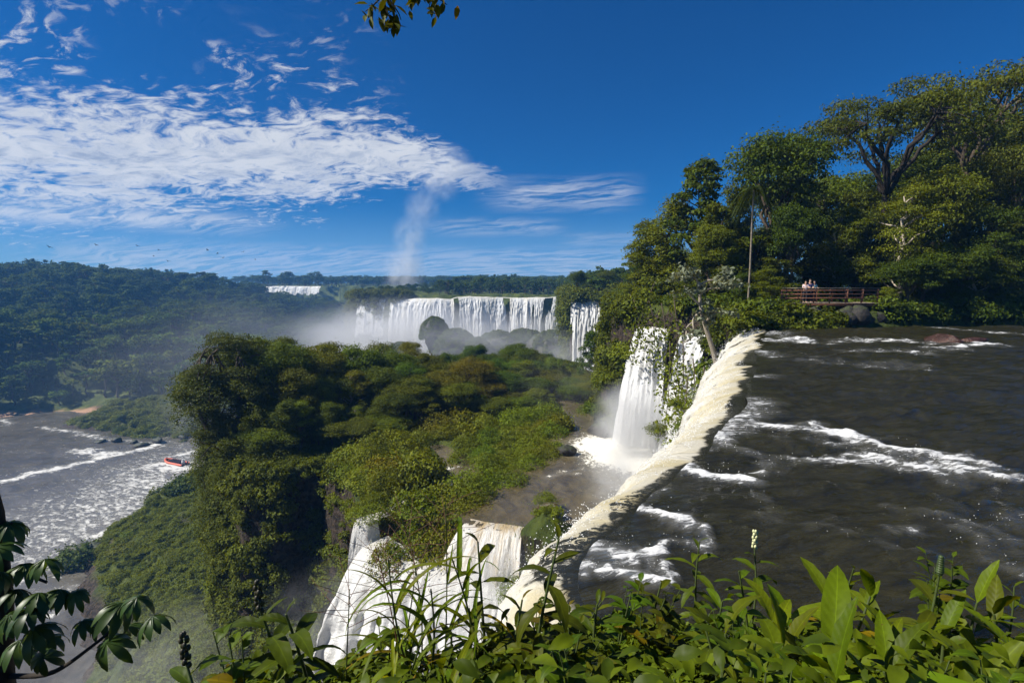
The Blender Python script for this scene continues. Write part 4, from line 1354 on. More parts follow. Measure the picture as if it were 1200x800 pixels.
# trees further in, which only fill the gaps between those above
r_ = random.Random(5)
for px, py, Y in [(830, 250, 60), (870, 215, 62), (930, 200, 64), (990, 190, 62), (1020, 215, 58), (1080, 165, 62), (1130, 150, 64), (1180, 120, 66), (1240, 140, 56), (1290, 200, 50), (1240, 260, 46),
                  (800, 285, 64), (770, 300, 68), (745, 315, 74), (1340, 170, 60), (900, 260, 57), (960, 280, 52), (1035, 270, 52), (1090, 270, 50), (1140, 280, 52), (1200, 230, 56), (1000, 300, 49),
                  (900, 300, 46), (1070, 330, 47), (1150, 330, 47), (1200, 340, 49)]:
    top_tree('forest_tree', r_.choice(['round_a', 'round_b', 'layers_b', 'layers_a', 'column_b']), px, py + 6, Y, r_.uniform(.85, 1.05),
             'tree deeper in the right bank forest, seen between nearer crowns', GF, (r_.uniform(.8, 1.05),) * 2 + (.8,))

for px, py, Y in [(885, 262, 48), (915, 275, 46), (950, 250, 50), (975, 285, 47), (1005, 262, 51), (1030, 290, 48), (1075, 268, 46), (1100, 290, 47), (1130, 255, 49), (1160, 300, 46.5), (1185, 262, 48), (1210, 300, 47), (1045, 240, 53),
                  (862, 285, 46.5), (1150, 222, 52), (1195, 215, 53)]:
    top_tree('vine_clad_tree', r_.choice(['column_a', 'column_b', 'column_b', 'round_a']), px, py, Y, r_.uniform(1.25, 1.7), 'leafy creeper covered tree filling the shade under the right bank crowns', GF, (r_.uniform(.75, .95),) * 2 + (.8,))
for px, py, Y, key, lb in [
    (712, 316, 158, 'round_b', 'dark tree above the split waterfall, right of its lip'), (738, 318, 84, 'layers_b', 'olive tree between the split waterfall and the vine clad cliff'),
    (676, 316, 160, 'round_a', 'tree on the brink between the wide curtain and the split waterfall'), 
    (690, 320, 168, 'layers_b', 'tree directly behind the split waterfall')]:
    top_tree('forest_tree', key, px, py, Y, 0.95, lb, GF, (.9, .95, .85))

# the wooded shelf
GI = 'trees of the wooded shelf'
IS = [
    ('great_tree', 'great', 272, 384, 51.5, 0.92, 'great dark tree with tiered crown on the left end of the wooded shelf', (.85, .85, .7)),
    ('forest_tree', 'round_b', 242, 430, 50, 0.85, 'tree leaning out over the river below the great tree crown', (.8, .85, .7)),
    ('forest_tree', 'layers_a', 325, 392, 56, 0.75, 'olive tree tucked behind the right side of the great tree', (.95, .95, .7)),
    ('bamboo_clump', 'plume_a', 352, 398, 57, 1.05, 'bamboo clump with arching plumes next to the great tree', (.9, .95, .8)),
    ('bamboo_clump', 'plume_b', 384, 400, 62, 1.05, 'bamboo clump in the middle of the feathery row', (1, 1, .8)),
    ('bamboo_clump', 'plume_a', 418, 396, 66, 1.05, 'tallest bamboo clump under the left end of the far falls', (.85, .9, .8)),
    ('bamboo_clump', 'plume_b', 455, 401, 72, 1.1, 'bamboo clump in front of the spray at the foot of the wide curtain', (.85, .95, .9)),
    ('bamboo_clump', 'plume_a', 492, 404, 78, 1.1, 'pale feathery bamboo clump at the right end of the feathery row', (.9, 1, .9)),
    ('forest_tree', 'round_a', 528, 412, 86, 0.9, 'rounded dark tree right of the bamboo row', (.8, .95, .9)),
    ('forest_tree', 'round_a', 556, 402, 96, 1.0, 'domed tree on the shelf in front of the grey rocks', (.75, .9, .9)),
    ('forest_tree', 'round_b', 606, 402, 92, 1.15, 'broad rounded tree below the middle of the wide curtain', (.8, .95, .9)),
    ('forest_tree', 'layers_b', 640, 412, 96, 1.0, 'rounded tree at the right end of the wooded shelf skyline', (.85, .95, .9)),
    ('forest_tree', 'spire_a', 692, 388, 74, 0.8, 'dark pointed tree in front of the split waterfall', (.7, .85, .9)),
    ('forest_tree', 'layers_c', 668, 425, 84, 1.0, 'light green tree left of the dark pointed tree', (.8, .9, .9)),
    ('forest_tree', 'layers_a', 506, 432, 73, 0.9, 'yellow green tree below the pale bamboo clump', (.85, .95, .8)),
    ('forest_tree', 'round_c', 560, 440, 78, 0.95, 'green tree low on the shelf under the domed tree', (.75, .85, .8)),
    ('forest_tree', 'round_c', 615, 436, 79, 0.95, 'green tree low on the shelf under the broad rounded tree', (.75, .85, .8)),
    ('forest_tree', 'layers_b', 455, 440, 64, 0.9, 'dark tree below the bamboo row', (.9, .95, .8)),
    ('forest_tree', 'layers_c', 395, 440, 58, 0.9, 'bright leafed tree in the thick of the shelf wood', (.85, .9, .7)),
    ('forest_tree', 'round_b', 425, 470, 58, 0.85, 'olive crown at the right side of the shelf wood', (.9, .9, .7)),
    ('palm_like_tree', 'spire_a', 356, 424, 53, 0.6, 'thin crowned tree poking out in front of the bamboo', (.9, .95, .7)),
    ('vine_clad_tree', 'column_b', 302, 452, 48.5, 1.3, 'creeper hung tree under the great tree', (.9, .9, .7)),
    ('vine_clad_tree', 'column_a', 335, 470, 47.5, 1.4, 'sunlit creeper hung tree on the outcrop edge', (.75, .8, .7)),
    ('vine_clad_tree', 'column_b', 258, 480, 48.5, 1.4, 'creeper hung tree on the outermost corner of the outcrop', (.9, .9, .7)),
    ('forest_tree', 'layers_b', 372, 486, 50, 0.9, 'dark tree above the shadowed alcove', (.85, .9, .7)),
    ('forest_tree', 'round_a', 402, 500, 48, 0.8, 'low dark tree at the brink of the shadowed alcove', (.85, .9, .7)),
    ('forest_tree', 'round_c', 445, 500, 54, 0.8, 'low bright tree where the wood meets the mossy humps', (.85, .9, .7)),
    ('forest_tree', 'layers_c', 300, 520, 46, 1.1, 'leafy tree hanging on the face of the outcrop', (.8, .85, .7)),
]
for nm, key, px, py, Y, wid, lb, tn in IS:
    top_tree(nm, key, px, py, Y, wid, lb, GI, tn)
r_ = random.Random(90)
for px, py, Y_, k_ in [(330, 400, 53, 'round_b'), (352, 408, 56, 'layers_c'), (375, 402, 58, 'round_b'), (398, 398, 62, 'layers_a'), (420, 405, 60, 'round_c'), (440, 398, 66, 'layers_b'), (462, 410, 62, 'round_b'),
                       (482, 400, 72, 'layers_c'), (505, 412, 66, 'round_a'), (345, 430, 51, 'layers_c'), (372, 440, 53, 'round_c'), (410, 432, 56, 'layers_a'), (440, 436, 58, 'round_b'), (475, 440, 60, 'layers_c'),
                       (385, 470, 50, 'layers_c'), (350, 470, 48.5, 'round_c'), (415, 475, 52, 'layers_a'), (300, 395, 54, 'round_b'), (500, 450, 64, 'round_c'), (540, 425, 74, 'round_b'), (580, 420, 80, 'layers_a')]:
    top_tree('forest_tree', k_, px, py, Y_, r_.uniform(.8, 1.0), 'leafy tree of the thick wood stepping down right of the great tree', GI, (r_.uniform(.9, 1.3), r_.uniform(.95, 1.2), .75))
r_ = random.Random(9)
X, Y = poisson(-36, 20, 47, 116, 3.3, 34, lambda x, y: (sdf(I_POLY, x, y) < -2.0) & (sdf(POOL_POLY, x, y) > 2.5) & (sdf(STREAM_POLY, x, y) > 2.0) & (y > np.interp(x, [-20, -10, -4, 4, 12], [46, 52, 57, 62, 66])))
for x, y in zip(X, Y):
    z0 = float(H(x, y))
    px = 600 + 600 * x / y
    sky_py = np.interp(px, [200, 290, 420, 520, 560, 620, 700], [395, 402, 404, 414, 410, 405, 425]) + r_.uniform(2, 26)
    inner = y - np.interp(x, [-20, -10, -4, 4, 12], [46, 52, 57, 62, 66])
    h_ = min(at(px, sky_py, y).z - z0, r_.uniform(0.75, 1.15) * np.interp(inner, [0, 3, 12, 25], [2.6, 4.2, 7.5, 8.5]))
    if r_.random() < .12:
        continue
    if h_ < 2.2:
        continue
    k_ = r_.choice(['round_a', 'round_b', 'round_c', 'round_a', 'layers_b', 'plume_b' if px < 520 else 'round_b'])
    plant_tree('forest_tree', k_, (x, y, z0 - .3), h_ + .3, r_.uniform(0.62, 0.85), 'rounded tree packed among others on the wooded shelf', GI, 'tree', None, (r_.uniform(.8, 1.25), r_.uniform(.85, 1.15), .75))
for px, py, Y_, key, wid, bz, lb in [
    (243, 500, 49.5, 'column_long', 1.5, -24, 'curtain of creeper on the river side of the outcrop, uppermost'), (252, 545, 48.5, 'column_long', 1.5, -27, 'curtain of creeper on the river side of the outcrop, lower one'),
    (275, 560, 46.5, 'column_long', 1.6, -30, 'hanging creeper column low on the left face of the outcrop'), (300, 575, 45, 'column_long', 1.5, -30, 'hanging creeper column in the middle of the outcrop face'),
    (322, 590, 44.2, 'column_long', 1.5, -31, 'hanging creeper column at the right corner of the outcrop face'), (268, 510, 47, 'column_long', 1.6, -23, 'creeper column above the left face of the outcrop'),
    (305, 520, 45.8, 'column_long', 1.6, -22, 'creeper column above the middle of the outcrop face'), (338, 535, 45, 'column_long', 1.5, -24, 'creeper column beside the dark alcove'),
    (345, 600, 44.6, 'column_long', 1.1, -30, 'lowest creeper column, inside the shade of the alcove'), (242, 452, 50.5, 'column_long', 1.5, -18, 'creeper column right under the lowest limb of the great tree'),
    (362, 560, 46.5, 'column_long', 1.3, -26, 'creeper column hanging into the back of the dark alcove'), (395, 560, 45, 'column_long', 1.2, -24, 'creeper column at the right side of the dark alcove')]:
    wid = wid * 0.75 * 10 / (at(px, py, Y_).z - bz)
    top_tree('vine_clad_column', key, px, py, Y_, wid, lb, GI, (.9, .92, .7), cat='creeper', base_z=bz)

# low mossy humps on the shelf, one by one
GM = 'mossy humps of the shelf'
def hump(px, py, Y, rad, label, key=None, tint=None, hgt=None, dz=0.0):
    p = at(px, py, Y)
    z0 = float(H(p.x, p.y))
    hgt = hgt or max(p.z - z0, rad * 0.5)
    return plant_tree('mossy_shrub', key or random.choice(['mossy_0', 'mossy_1', 'mossy_2']), (p.x, p.y, z0 - 0.15 + dz), hgt / 0.85, rad, label, GM, 'shrub', None, tint, ('stem', 'foliage'), 1.0)


for px, py, Y, rad, lb in [
    (535, 585, 34.5, 2.6, 'largest mossy hump, right above the tan step fall'), (495, 590, 34.0, 1.9, 'mossy hump between the thin stream and the largest hump'),
    (440, 545, 38.5, 2.8, 'broad mossy hump at the brink left of the thin stream'), (470, 532, 42.5, 2.6, 'light mossy hump above the thin stream'),
    (545, 524, 44.5, 1.7, 'dark rounded hump beside the small brown pond'), (585, 560, 38.0, 1.9, 'hump on the spit between pond and basin'),
    (610, 530, 43.5, 1.8, 'yellow green hump in the middle of the spit'), (635, 515, 46.5, 1.8, 'round hump near the outer end of the spit'),
    (672, 527, 45.0, 1.0, 'small dark hump at the tip of the spit, out in the basin'), (615, 590, 33.6, 0.9, 'bright tufted hump on a rock in the basin'),
    (432, 590, 33.2, 1.4, 'hump overhanging the slender pale waterfall'), (455, 635, 30.4, 1.3, 'hump between the slender waterfall and the wide cascade'),
    (505, 628, 31.4, 1.6, 'dense low hump at the foot of the largest hump'), (598, 640, 29.4, 1.0, 'mossy tuft right of the tan step fall'),
    (605, 668, 27.8, 1.1, 'mossy tuft lower down beside the white cascade'), (657, 498, 52, 1.6, 'pale green hump behind the spit'), (690, 470, 60, 2.0, 'hump under the cliff near the basin mist'),
    (574, 614, 30.9, .7, 'small mossy tuft splitting the top of the tan step fall'), (590, 620, 30.7, .4, 'smallest mossy tuft on the rim of the tan step fall'), (607, 618, 30.3, 1.05, 'mossy tuft at the right end of the step fall rim'),
    (470, 644, 30.6, 1.3, 'low hump in the white water at the top of the cascade'), (478, 616, 31.2, 2.0, 'hump between the slender waterfall and the largest hump, at the edge of the cascade'), (512, 608, 31.4, 2.3, 'rounded leafy hump standing right over the white cascade'),
    (536, 612, 31.4, 1.9, 'hump touching the left side of the tan step fall'),
    (412, 560, 41, 1.9, 'hump on the brink above the dark alcove'), (520, 560, 40, 1.1, 'little hump beside the white stretch of the stream'),
]:
    hump(px, py, Y, rad, lb, tint=(random.uniform(1.0, 1.35), random.uniform(1.0, 1.2), .8))
cnt = 0
r_ = random.Random(21)
X, Y = poisson(-14, 12, 31, 64, 1.95, 33, lambda x, y: (sdf(I_POLY, x, y) < -1.0) & (sdf(POOL_POLY, x, y) > 0.6) & (sdf(STREAM_POLY, x, y) > 0.3) & (sdf(SHELF_POLY, x, y) > 1.0) & (x > -16 + (y - 40) * .25) & (x < 9) & (y < np.interp(x, [-20, -10, -4, 4, 12], [46, 53, 58, 64, 67])))
for x, y in zip(X, Y):
    z0 = float(H(x, y))
    rad = r_.choice([0.8, 1.0, 1.3, 1.6, 2.0]) * r_.uniform(.85, 1.15)
    plant_tree('mossy_shrub', r_.choice(['mossy_0', 'mossy_1', 'mossy_2', 'mossy_1', 'bush_0']), (x, y, z0 - 0.2), rad * r_.uniform(0.9, 1.5), rad,
               'soft mossy hump among many alike on the shelf', GM, 'shrub', None, (r_.uniform(.95, 1.35), r_.uniform(.95, 1.25), .8), ('stem', 'foliage'), 1.0)
    cnt += 1

# bushes on the talus and along the gorge bank
GB = 'bushes on the mossy slope'
for px, py, Y, rad, lb in [(222, 553, 118, 5.0, 'rounded bush on the near river bank, left of its darker neighbour'), (250, 552, 112, 4.4, 'dark rounded bush on the near river bank, against the outcrop'),
                           (95, 634, 104, 5.0, 'bush on a rock at the lowest corner of the mossy slope')]:
    p = at(px, py, Y)
    plant_tree('shrub', 'dark_bush', (p.x, p.y, float(H(p.x, p.y)) - .3), rad * 0.9, rad, lb, GB, 'shrub', None, (.8, .85, .8), ('stem', 'foliage'), 1.0)
X, Y = poisson(-92, -24, 38, 165, 6.2, 35, lambda x, y: (sdf(S_POLY, x, y) < -5) & (sdf(I_POLY, x, y) > 1.5) & (vn(x / 9, y / 9, 0, 4) > 0.42))
for x, y in zip(X, Y):
    rad = r_.uniform(1.2, 3.0)
    plant_tree('shrub', r_.choice(['mossy_0', 'mossy_1', 'dark_bush', 'bush_1']), (x, y, float(H(x, y)) - .3), rad * r_.uniform(.5, .8), rad, 'low bush on the mossy slope below the outcrop', GB, 'shrub',
               None, (r_.uniform(.75, 1.05), r_.uniform(.8, 1.05), .9), ('stem', 'foliage'), 1.0)

# far left hill: the nearest rows tree by tree, the rest as one wood
hillx, hilly = poisson(-640, -112, 205, 690, 7.2, 61, lambda x, y: (sdf(L_POLY, x, y) < -7) & (np.abs(x / y) < 1.25))
hz = H(hillx, hilly)
keep = hz > -54.5
hillx, hilly, hz = hillx[keep], hilly[keep], hz[keep]
order = np.argsort(np.hypot(hillx, hilly))
inview = np.array([i for i in order if abs(hillx[i] / hilly[i]) < 1.02 and hillx[i] / hilly[i] < -0.5])
single = set(inview[:170].tolist())
rr = np.random.default_rng(8)
for i in single:
    q = rr.choice([0.65, 0.85, 1.0, 1.25, 1.7]) * rr.uniform(.9, 1.15)
    plant_tree('hill_tree', 'far_%d' % rr.integers(0, 5), (hillx[i], hilly[i], hz[i] - 0.5), 10.5 * q, 1.0 * q * rr.uniform(.9, 1.3), 'tree in the dense wood on the far bank of the gorge', 'trees of the far bank wood', 'tree', None,
               (lambda k: (k * rr.uniform(.85, 1.2), k, k * .8))(rr.uniform(.75, 1.7)))
rest = np.array([i for i in range(len(hillx)) if i not in single])
kk = rr.integers(0, 5, len(rest))
for k in range(5):
    j = rest[kk == k]
    q = rr.choice([0.65, 0.85, 1.0, 1.25, 1.8], len(j)) * rr.uniform(.9, 1.15, len(j))
    scatter('forest', 'far_%d' % k, np.stack([hillx[j], hilly[j], hz[j] - .6], 1), np.stack([q * 1.1, q * 1.1, q], 1), 'dense wood covering the far hill', 70 + k, 0.04)

# plateau woods behind the falls
fx, fy, fs = [], [], []
for (y0, y1, d) in ((306, 420, 8.0), (420, 640, 12.0), (640, 1100, 20.0), (1100, 2300, 42.0)):
    x, y = poisson(-1.1 * y1, 0.62 * y1, y0, y1, d, int(y0), lambda x, y: ((sdf(U_POLY, x, y) < -6) | ((sdf(L_POLY, x, y) < -6) & (y > 640))) & (np.abs(x / y) < 1.15))
    fx.append(x); fy.append(y); fs.append(np.full(len(x), d / 8.0))
x, y = poisson(29, 140, 90, 306, 7.0, 88, lambda x, y: (sdf(U_POLY, x, y) < -3) & (x / y < 0.5))
fx.append(x); fy.append(y); fs.append(np.full(len(x), 0.95))
fx, fy, fs = map(np.concatenate, (fx, fy, fs))
# leave the river that feeds the far falls open
river_band = ((fx < 24) & (fx > -95) & (fy < 318)) | ((fx > 18) & (fx < 30) & (fy < 154) & (fy > 146))
fx, fy, fs = fx[~river_band], fy[~river_band], fs[~river_band]
fz = H(fx, fy)
kk = rr.integers(0, 5, len(fx))
for k in range(5):
    j = kk == k
    q = rr.uniform(0.75, 1.25, j.sum()) * np.minimum(fs[j], 2.2)
    near_lip = np.where((fy[j] < 640) & (fx[j] < -50), 0.5, 1.0)
    h_ = rr.uniform(0.7, 1.2, j.sum()) * np.minimum(fs[j], 1.25) * near_lip
    q = q * near_lip
    scatter('far_forest', 'far_%d' % k, np.stack([fx[j], fy[j], fz[j] - .6], 1), np.stack([q, q, h_], 1), 'continuous wood on the plateau behind the falls', 80 + k, 0.04)

# creepers and moss on the rock faces, ground cover on the slopes
def along(poly, step, closed=False):
    P = np.array(poly + ([poly[0]] if closed else []), float)
    s = np.concatenate([[0], np.cumsum(np.linalg.norm(np.diff(P, axis=0), axis=1))])
    q = np.arange(0, s[-1], step)
    return np.interp(q, s, P[:, 0]), np.interp(q, s, P[:, 1])


def slope_points(x0, x1, y0, y1, d, seed, ok):
    X, Y = poisson(x0, x1, y0, y1, d, seed, ok)
    return np.stack([X, Y, H(X, Y)], 1)


def steep_points(x0, x1, y0, y1, step, dz, seed, ok):
    """points spread evenly down steep faces"""
    r = np.random.default_rng(seed)
    gx, gy = np.arange(x0, x1, step), np.arange(y0, y1, step)
    X, Y = np.meshgrid(gx, gy, indexing='ij')
    Z = H(X, Y)
    gxz, gyz = np.gradient(Z, step)
    g_ = np.hypot(gxz, gyz)
    m_ = (g_ > 0.9) & ok(X, Y, Z)
    pad = np.pad(Z, 1, mode='edge')
    nb9 = np.stack([pad[i:i + Z.shape[0], j:j + Z.shape[1]] for i in range(3) for j in range(3)])
    lo, hi = nb9.min(0), nb9.max(0)
    out = []
    for x, y, z, g, l_, h_ in zip(X[m_], Y[m_], Z[m_], g_[m_], lo[m_], hi[m_]):
        n = max(1, int(round(g * step / dz * r.uniform(.6, 1.2))))
        for _ in range(n):
            out.append((x + r.uniform(-.5, .5) * step, y + r.uniform(-.5, .5) * step, min(max(z + r.uniform(-.5, .5) * g * step, l_), h_ - .4)))
    return np.array(out) if out else np.zeros((0, 3))


rg = np.random.default_rng(12)
P = steep_points(-42, -11.5, 30, 72, 0.5, 1.5, 1, lambda x, y, z: (z > -32) & ~((x > -20) & (x < -9.5) & (y < 47) & (vn(x / 1.6, y / 1.6, z / 5, 3) < .62)))
scatter('creeper', 'vine_tuft', P, rg.uniform(.5, 1.15, len(P)), 'creepers hanging down the outcrop', 3, 0.5)
P = steep_points(8.5, 24, 36, 130, 0.6, 1.6, 2, lambda x, y, z: (z > -14) & (np.hypot(x - 12.6, y - 47.6) > 3.0) & (np.hypot(x - 14.6, y - 43.2) > 1.7))
scatter('creeper', 'vine_tuft', P, rg.uniform(.6, 1.3, len(P)), 'creepers and bushes covering the cliff of the right bank', 4, 0.5)
P = steep_points(-125, 34, 136, 380, 1.6, 4.0, 5, lambda x, y, z: (x > 13) & (y < 290) | (x < -60))
scatter('creeper', 'vine_tuft', P, rg.uniform(1.8, 3.4, len(P)), 'bushes on the cliffs beside the far falls', 6, 0.4)
P = slope_points(-96, -8, 24, 176, 0.95, 7, lambda x, y: (sdf(S_POLY, x, y) < -3.0) & (sdf(I_POLY, x, y) > 0.5) & (vn(x / 3, y / 3, 0, 6) > 0.25))
scatter('ground_cover', 'tuft', P, rg.uniform(.6, 1.25, len(P)), 'moss and low plants on the slope below the outcrop', 8, 0.3)
P = slope_points(-34, 13, 27, 118, 0.75, 9, lambda x, y: (sdf(I_POLY, x, y) < 0.4) & (sdf(POOL_POLY, x, y) > 0.9) & (sdf(STREAM_POLY, x, y) > 0.5) & (sdf(SHELF_POLY, x, y) > 0.9))
scatter('ground_cover', 'tuft', P, rg.uniform(.35, .75, len(P)), 'moss and low plants on the shelf', 10, 0.3)
P = slope_points(-200, -90, 186, 252, 2.2, 11, lambda x, y: (sdf(PEN_POLY, x, y) < -3) & (x < -118))
scatter('ground_cover', 'dark_bush', P[::9], rg.uniform(1.2, 2.6, len(P[::9])), 'bushes on the green point across the gorge', 15, 0.2)
scatter('ground_cover', 'tuft', P, rg.uniform(1.4, 2.8, len(P)), 'scrub on the green point across the gorge', 12, 0.2)
P = slope_points(15, 80, 36, 75, 0.9, 13, lambda x, y: (sdf(U_POLY, x, y) < 0) & (sdf(RIVER_POLY, x, y) > 0.9) & ~((x > 20.3) & (x < 28.4) & (y < 41.6)))
scatter('undergrowth', 'dark_tuft', P, rg.uniform(.6, 1.3, len(P)), 'undergrowth below the trees of the right bank', 14, 0.2)  # darker leaf green stands in for the shade under the trees
r_ = random.Random(44)
for i in range(17):
    x = 20.0 + i * 1.75 + r_.uniform(-.6, .6)
    if 18.5 < x < 30.5:
        continue
    onb = False
    y = 37.6 + .235 * (x - 18) + r_.uniform(.3, 2.0) + (3.6 if onb else 0)
    h_ = r_.uniform(3.5, 6.5)
    plant_tree('bank_tree', r_.choice(['layers_b', 'layers_a', 'round_a', 'layers_b']), (x, y, .2), h_, h_ / 10 * r_.uniform(1.1, 1.5), 'low tree spreading over the shaded far edge of the river', 'low trees along the far river edge', 'tree', None, (.75, .8, .8))  # tint lowered to paint in the shade of the far bank
for x, y, s in [(29.8, 40.0, 1.5), (33.5, 40.6, 1.2), (37.0, 41.2, 1.7), (41.0, 42.2, 1.3), (20.0, 38.6, 1.3)]:
    plant_tree('shrub', 'dark_bush', (x, y, .1), s * r_.uniform(1.0, 1.4), s, 'bush overhanging the dark far edge of the river', 'bushes along the far river edge', 'shrub', None, (.8, .85, .8), ('stem', 'foliage'), 1.0)  # shade along the bank put into the darker leaves and tint
# ------------------------------------------------------------------ footbridge, people, boat, birds, rocks
def rock(label, loc, rad, seed, material='rock_dark', group=None, noise=0.55, seg=22, rings=14, nscale=1.6):
    mb = MB().ball((0, 0, 0), 1.0, seg, rings)
    V = mb.v[0]
    # facets first, then cracks: a blocky weathered stone
    r2 = np.random.default_rng(seed)
    for _ in range(9):
        d = r2.normal(size=3); d /= np.linalg.norm(d)
        k = r2.uniform(.55, .85)
        over = np.maximum(V @ d - k, 0)
        V = V - over[:, None] * d * .85
    k = 1 + noise * (fbm(V[:, 0] * nscale + seed, V[:, 1] * nscale, V[:, 2] * nscale, 4, seed) - .5) * 1.3 + noise * .35 * (fbm(V[:, 0] * 5 + seed, V[:, 1] * 5, V[:, 2] * 5, 3, seed + 1) - .5)
    mb.v[0] = V * k[:, None] * np.array(rad)
    o = mb.obj('rock', M[material], loc=loc, rot=(0, 0, seed * 1.3))
    return tag(o, label, 'rock', group)


def build_footbridge():
    y0, y1 = 39.4, 41.2
    x0, x1 = 20.6, 28.2
    zd = 1.62
    t = empty('footbridge', ((x0 + x1) / 2, (y0 + y1) / 2, zd), 'low wooden footbridge with a rusty red railing at the far river bank', 'footbridge')
    cx, cy = (x0 + x1) / 2, (y0 + y1) / 2
    L = x1 - x0
    # deck boards: about one pixel each, so one part
    mb = MB()
    n = 50
    for i in range(n):
        mb.box((-L / 2 + (i + .5) * L / n, 0, 0.03 + 0.006 * (i % 3)), (L / n - .012, y1 - y0, 0.045))
    tag(mb.obj('deck', M['wood_grey'], t, False), kind='stuff')
    for yy in (y0 - cy + .1, y1 - cy - .1):
        MB().box((0, yy, -0.10), (L, 0.12, 0.2)).obj('beam', M['wood_rust'], t, False)
    for yy in (y0 - cy + .06, y1 - cy - .06):
        for i in range(7):
            x = -L / 2 + .12 + i * (L - .24) / 6
            MB().box((x, yy, 0.60), (0.085, 0.085, 1.12)).obj('post', M['wood_rust'], t, False)
        for z in (0.42, 0.72, 1.0):
            MB().box((0, yy + (.055 if yy > 0 else -.055), z), (L, 0.028, 0.07)).obj('rail', M['wood_rust'], t, False)
        MB().box((0, yy, 1.175), (L, 0.11, 0.035)).obj('handrail', M['wood_grey'], t, False)
    for i in range(5):
        x = -L / 2 + .5 + i * (L - 1) / 4
        MB().box((x, 0.1, -1.2), (0.22, 0.24, 2.0)).obj('pier', M['bark_dark'], t, False)
    return zd + .06


DECK_Z = build_footbridge()
r_ = random.Random(3)
for i in range(11):
    x = 18.9 + i * 0.92
    rock('dark boulder under the footbridge at the water edge', (x, 36.75 + .22 * (x - 18) + r_.uniform(-.1, .6), 0.35 + r_.uniform(-.15, .35)), (r_.uniform(.7, 1.05), .9, r_.uniform(.6, 1.0)), 300 + i, 'rock_dark', 'boulders under the footbridge', .5, 14, 9)


def skin_obj(name, V, E, rad, m_, parent, sub=1):
    me = bpy.data.meshes.new(name)
    me.from_pydata([tuple(v) for v in V], E, [])
    o = link(name, me, parent)
    me.materials.append(m_)
    sk = o.modifiers.new('skin', 'SKIN')
    lay = me.skin_vertices[0].data if me.skin_vertices else None
    if lay is None:
        return o
    for d, r in zip(lay, rad):
        d.radius = (r, r) if not hasattr(r, '__len__') else r
    lay[0].use_root = True
    sk.use_smooth_shade = True
    sb = o.modifiers.new('sub', 'SUBSURF')
    sb.levels = sub; sb.render_levels = sub
    return o


SKIN = simple('skin', (0.45, 0.27, 0.19), 0.55, 0.35, 0.05)
HAIR = simple('hair', (0.03, 0.02, 0.015), 0.6, 0.3, 0.2)


def person(loc, rz, shirt, legs, label, hgt=1.7):
    t = empty('person', loc, label, 'person', 'people on the footbridge', rz, hgt / 1.7)
    # faces -Y, forearms laid forward on the handrail
    V = [(0, 0, .93), (0, 0, 1.12), (0, 0.01, 1.34), (0, 0.0, 1.46), (0, -.015, 1.53), (0, -.03, 1.60), (0, -.02, 1.68),
         (.17, .01, 1.40), (.21, -.06, 1.16), (.15, -.30, 1.14), (.12, -.39, 1.12),
         (-.17, .01, 1.40), (-.21, -.06, 1.16), (-.15, -.30, 1.14), (-.12, -.39, 1.12),
         (.09, 0, .86), (.10, -.03, .48), (.10, .02, .08), (.11, -.13, .035),
         (-.09, 0, .86), (-.10, .0, .48), (-.10, .06, .08), (-.11, -.09, .035)]
    E = [(0, 1), (1, 2), (2, 3), (3, 4), (4, 5), (5, 6), (2, 7), (7, 8), (8, 9), (9, 10), (2, 11), (11, 12), (12, 13), (13, 14), (0, 15), (15, 16), (16, 17), (17, 18), (0, 19), (19, 20), (20, 21), (21, 22)]
    Rr = [.13, .12, .14, .06, .075, .09, .075, .055, .045, .036, .04, .055, .045, .036, .04, .085, .06, .045, .04, .085, .06, .045, .04]
    skin_obj('body', V, E, Rr, SKIN, t)
    sv = [V[0], V[1], V[2], V[7], V[8], V[11], V[12]]
    skin_obj('shirt', sv, [(0, 1), (1, 2), (2, 3), (3, 4), (2, 5), (5, 6)], [.145, .14, .155, .07, .06, .07, .06], shirt, t)
    tv = [V[0], V[15], V[16], V[17], V[19], V[20], V[21]]
    skin_obj('trousers', tv, [(0, 1), (1, 2), (2, 3), (0, 4), (4, 5), (5, 6)], [.15, .10, .075, .06, .10, .075, .06], legs, t)
    MB().ball((0, .005, 1.665), (.085, .095, .085), 10, 7).obj('hair', HAIR, t)
    return t


SH_W = simple('shirt_white', (0.62, 0.50, 0.50), 0.8, 0.2, 0.05)
SH_B = simple('shirt_navy', (0.03, 0.04, 0.12), 0.8, 0.2, 0.05)
SH_T = simple('shirt_teal', (0.22, 0.45, 0.46), 0.8, 0.2, 0.05)
TR = simple('trousers', (0.03, 0.03, 0.035), 0.8, 0.2, 0.1)
for px, sh, lb, hh in ((943.5, SH_W, 'person in a pale pinkish shirt leaning on the footbridge railing, left of two others', 1.66),
                       (948.5, SH_B, 'person in a dark blue top standing between two others on the footbridge', 1.78),
                       (953.5, SH_T, 'person in a light teal top at the footbridge railing, right of two others', 1.68)):
    p = at(px, 345, 39.86)
    person((p.x, 39.86, DECK_Z), random.uniform(-.2, .2), sh, TR, lb, hh)


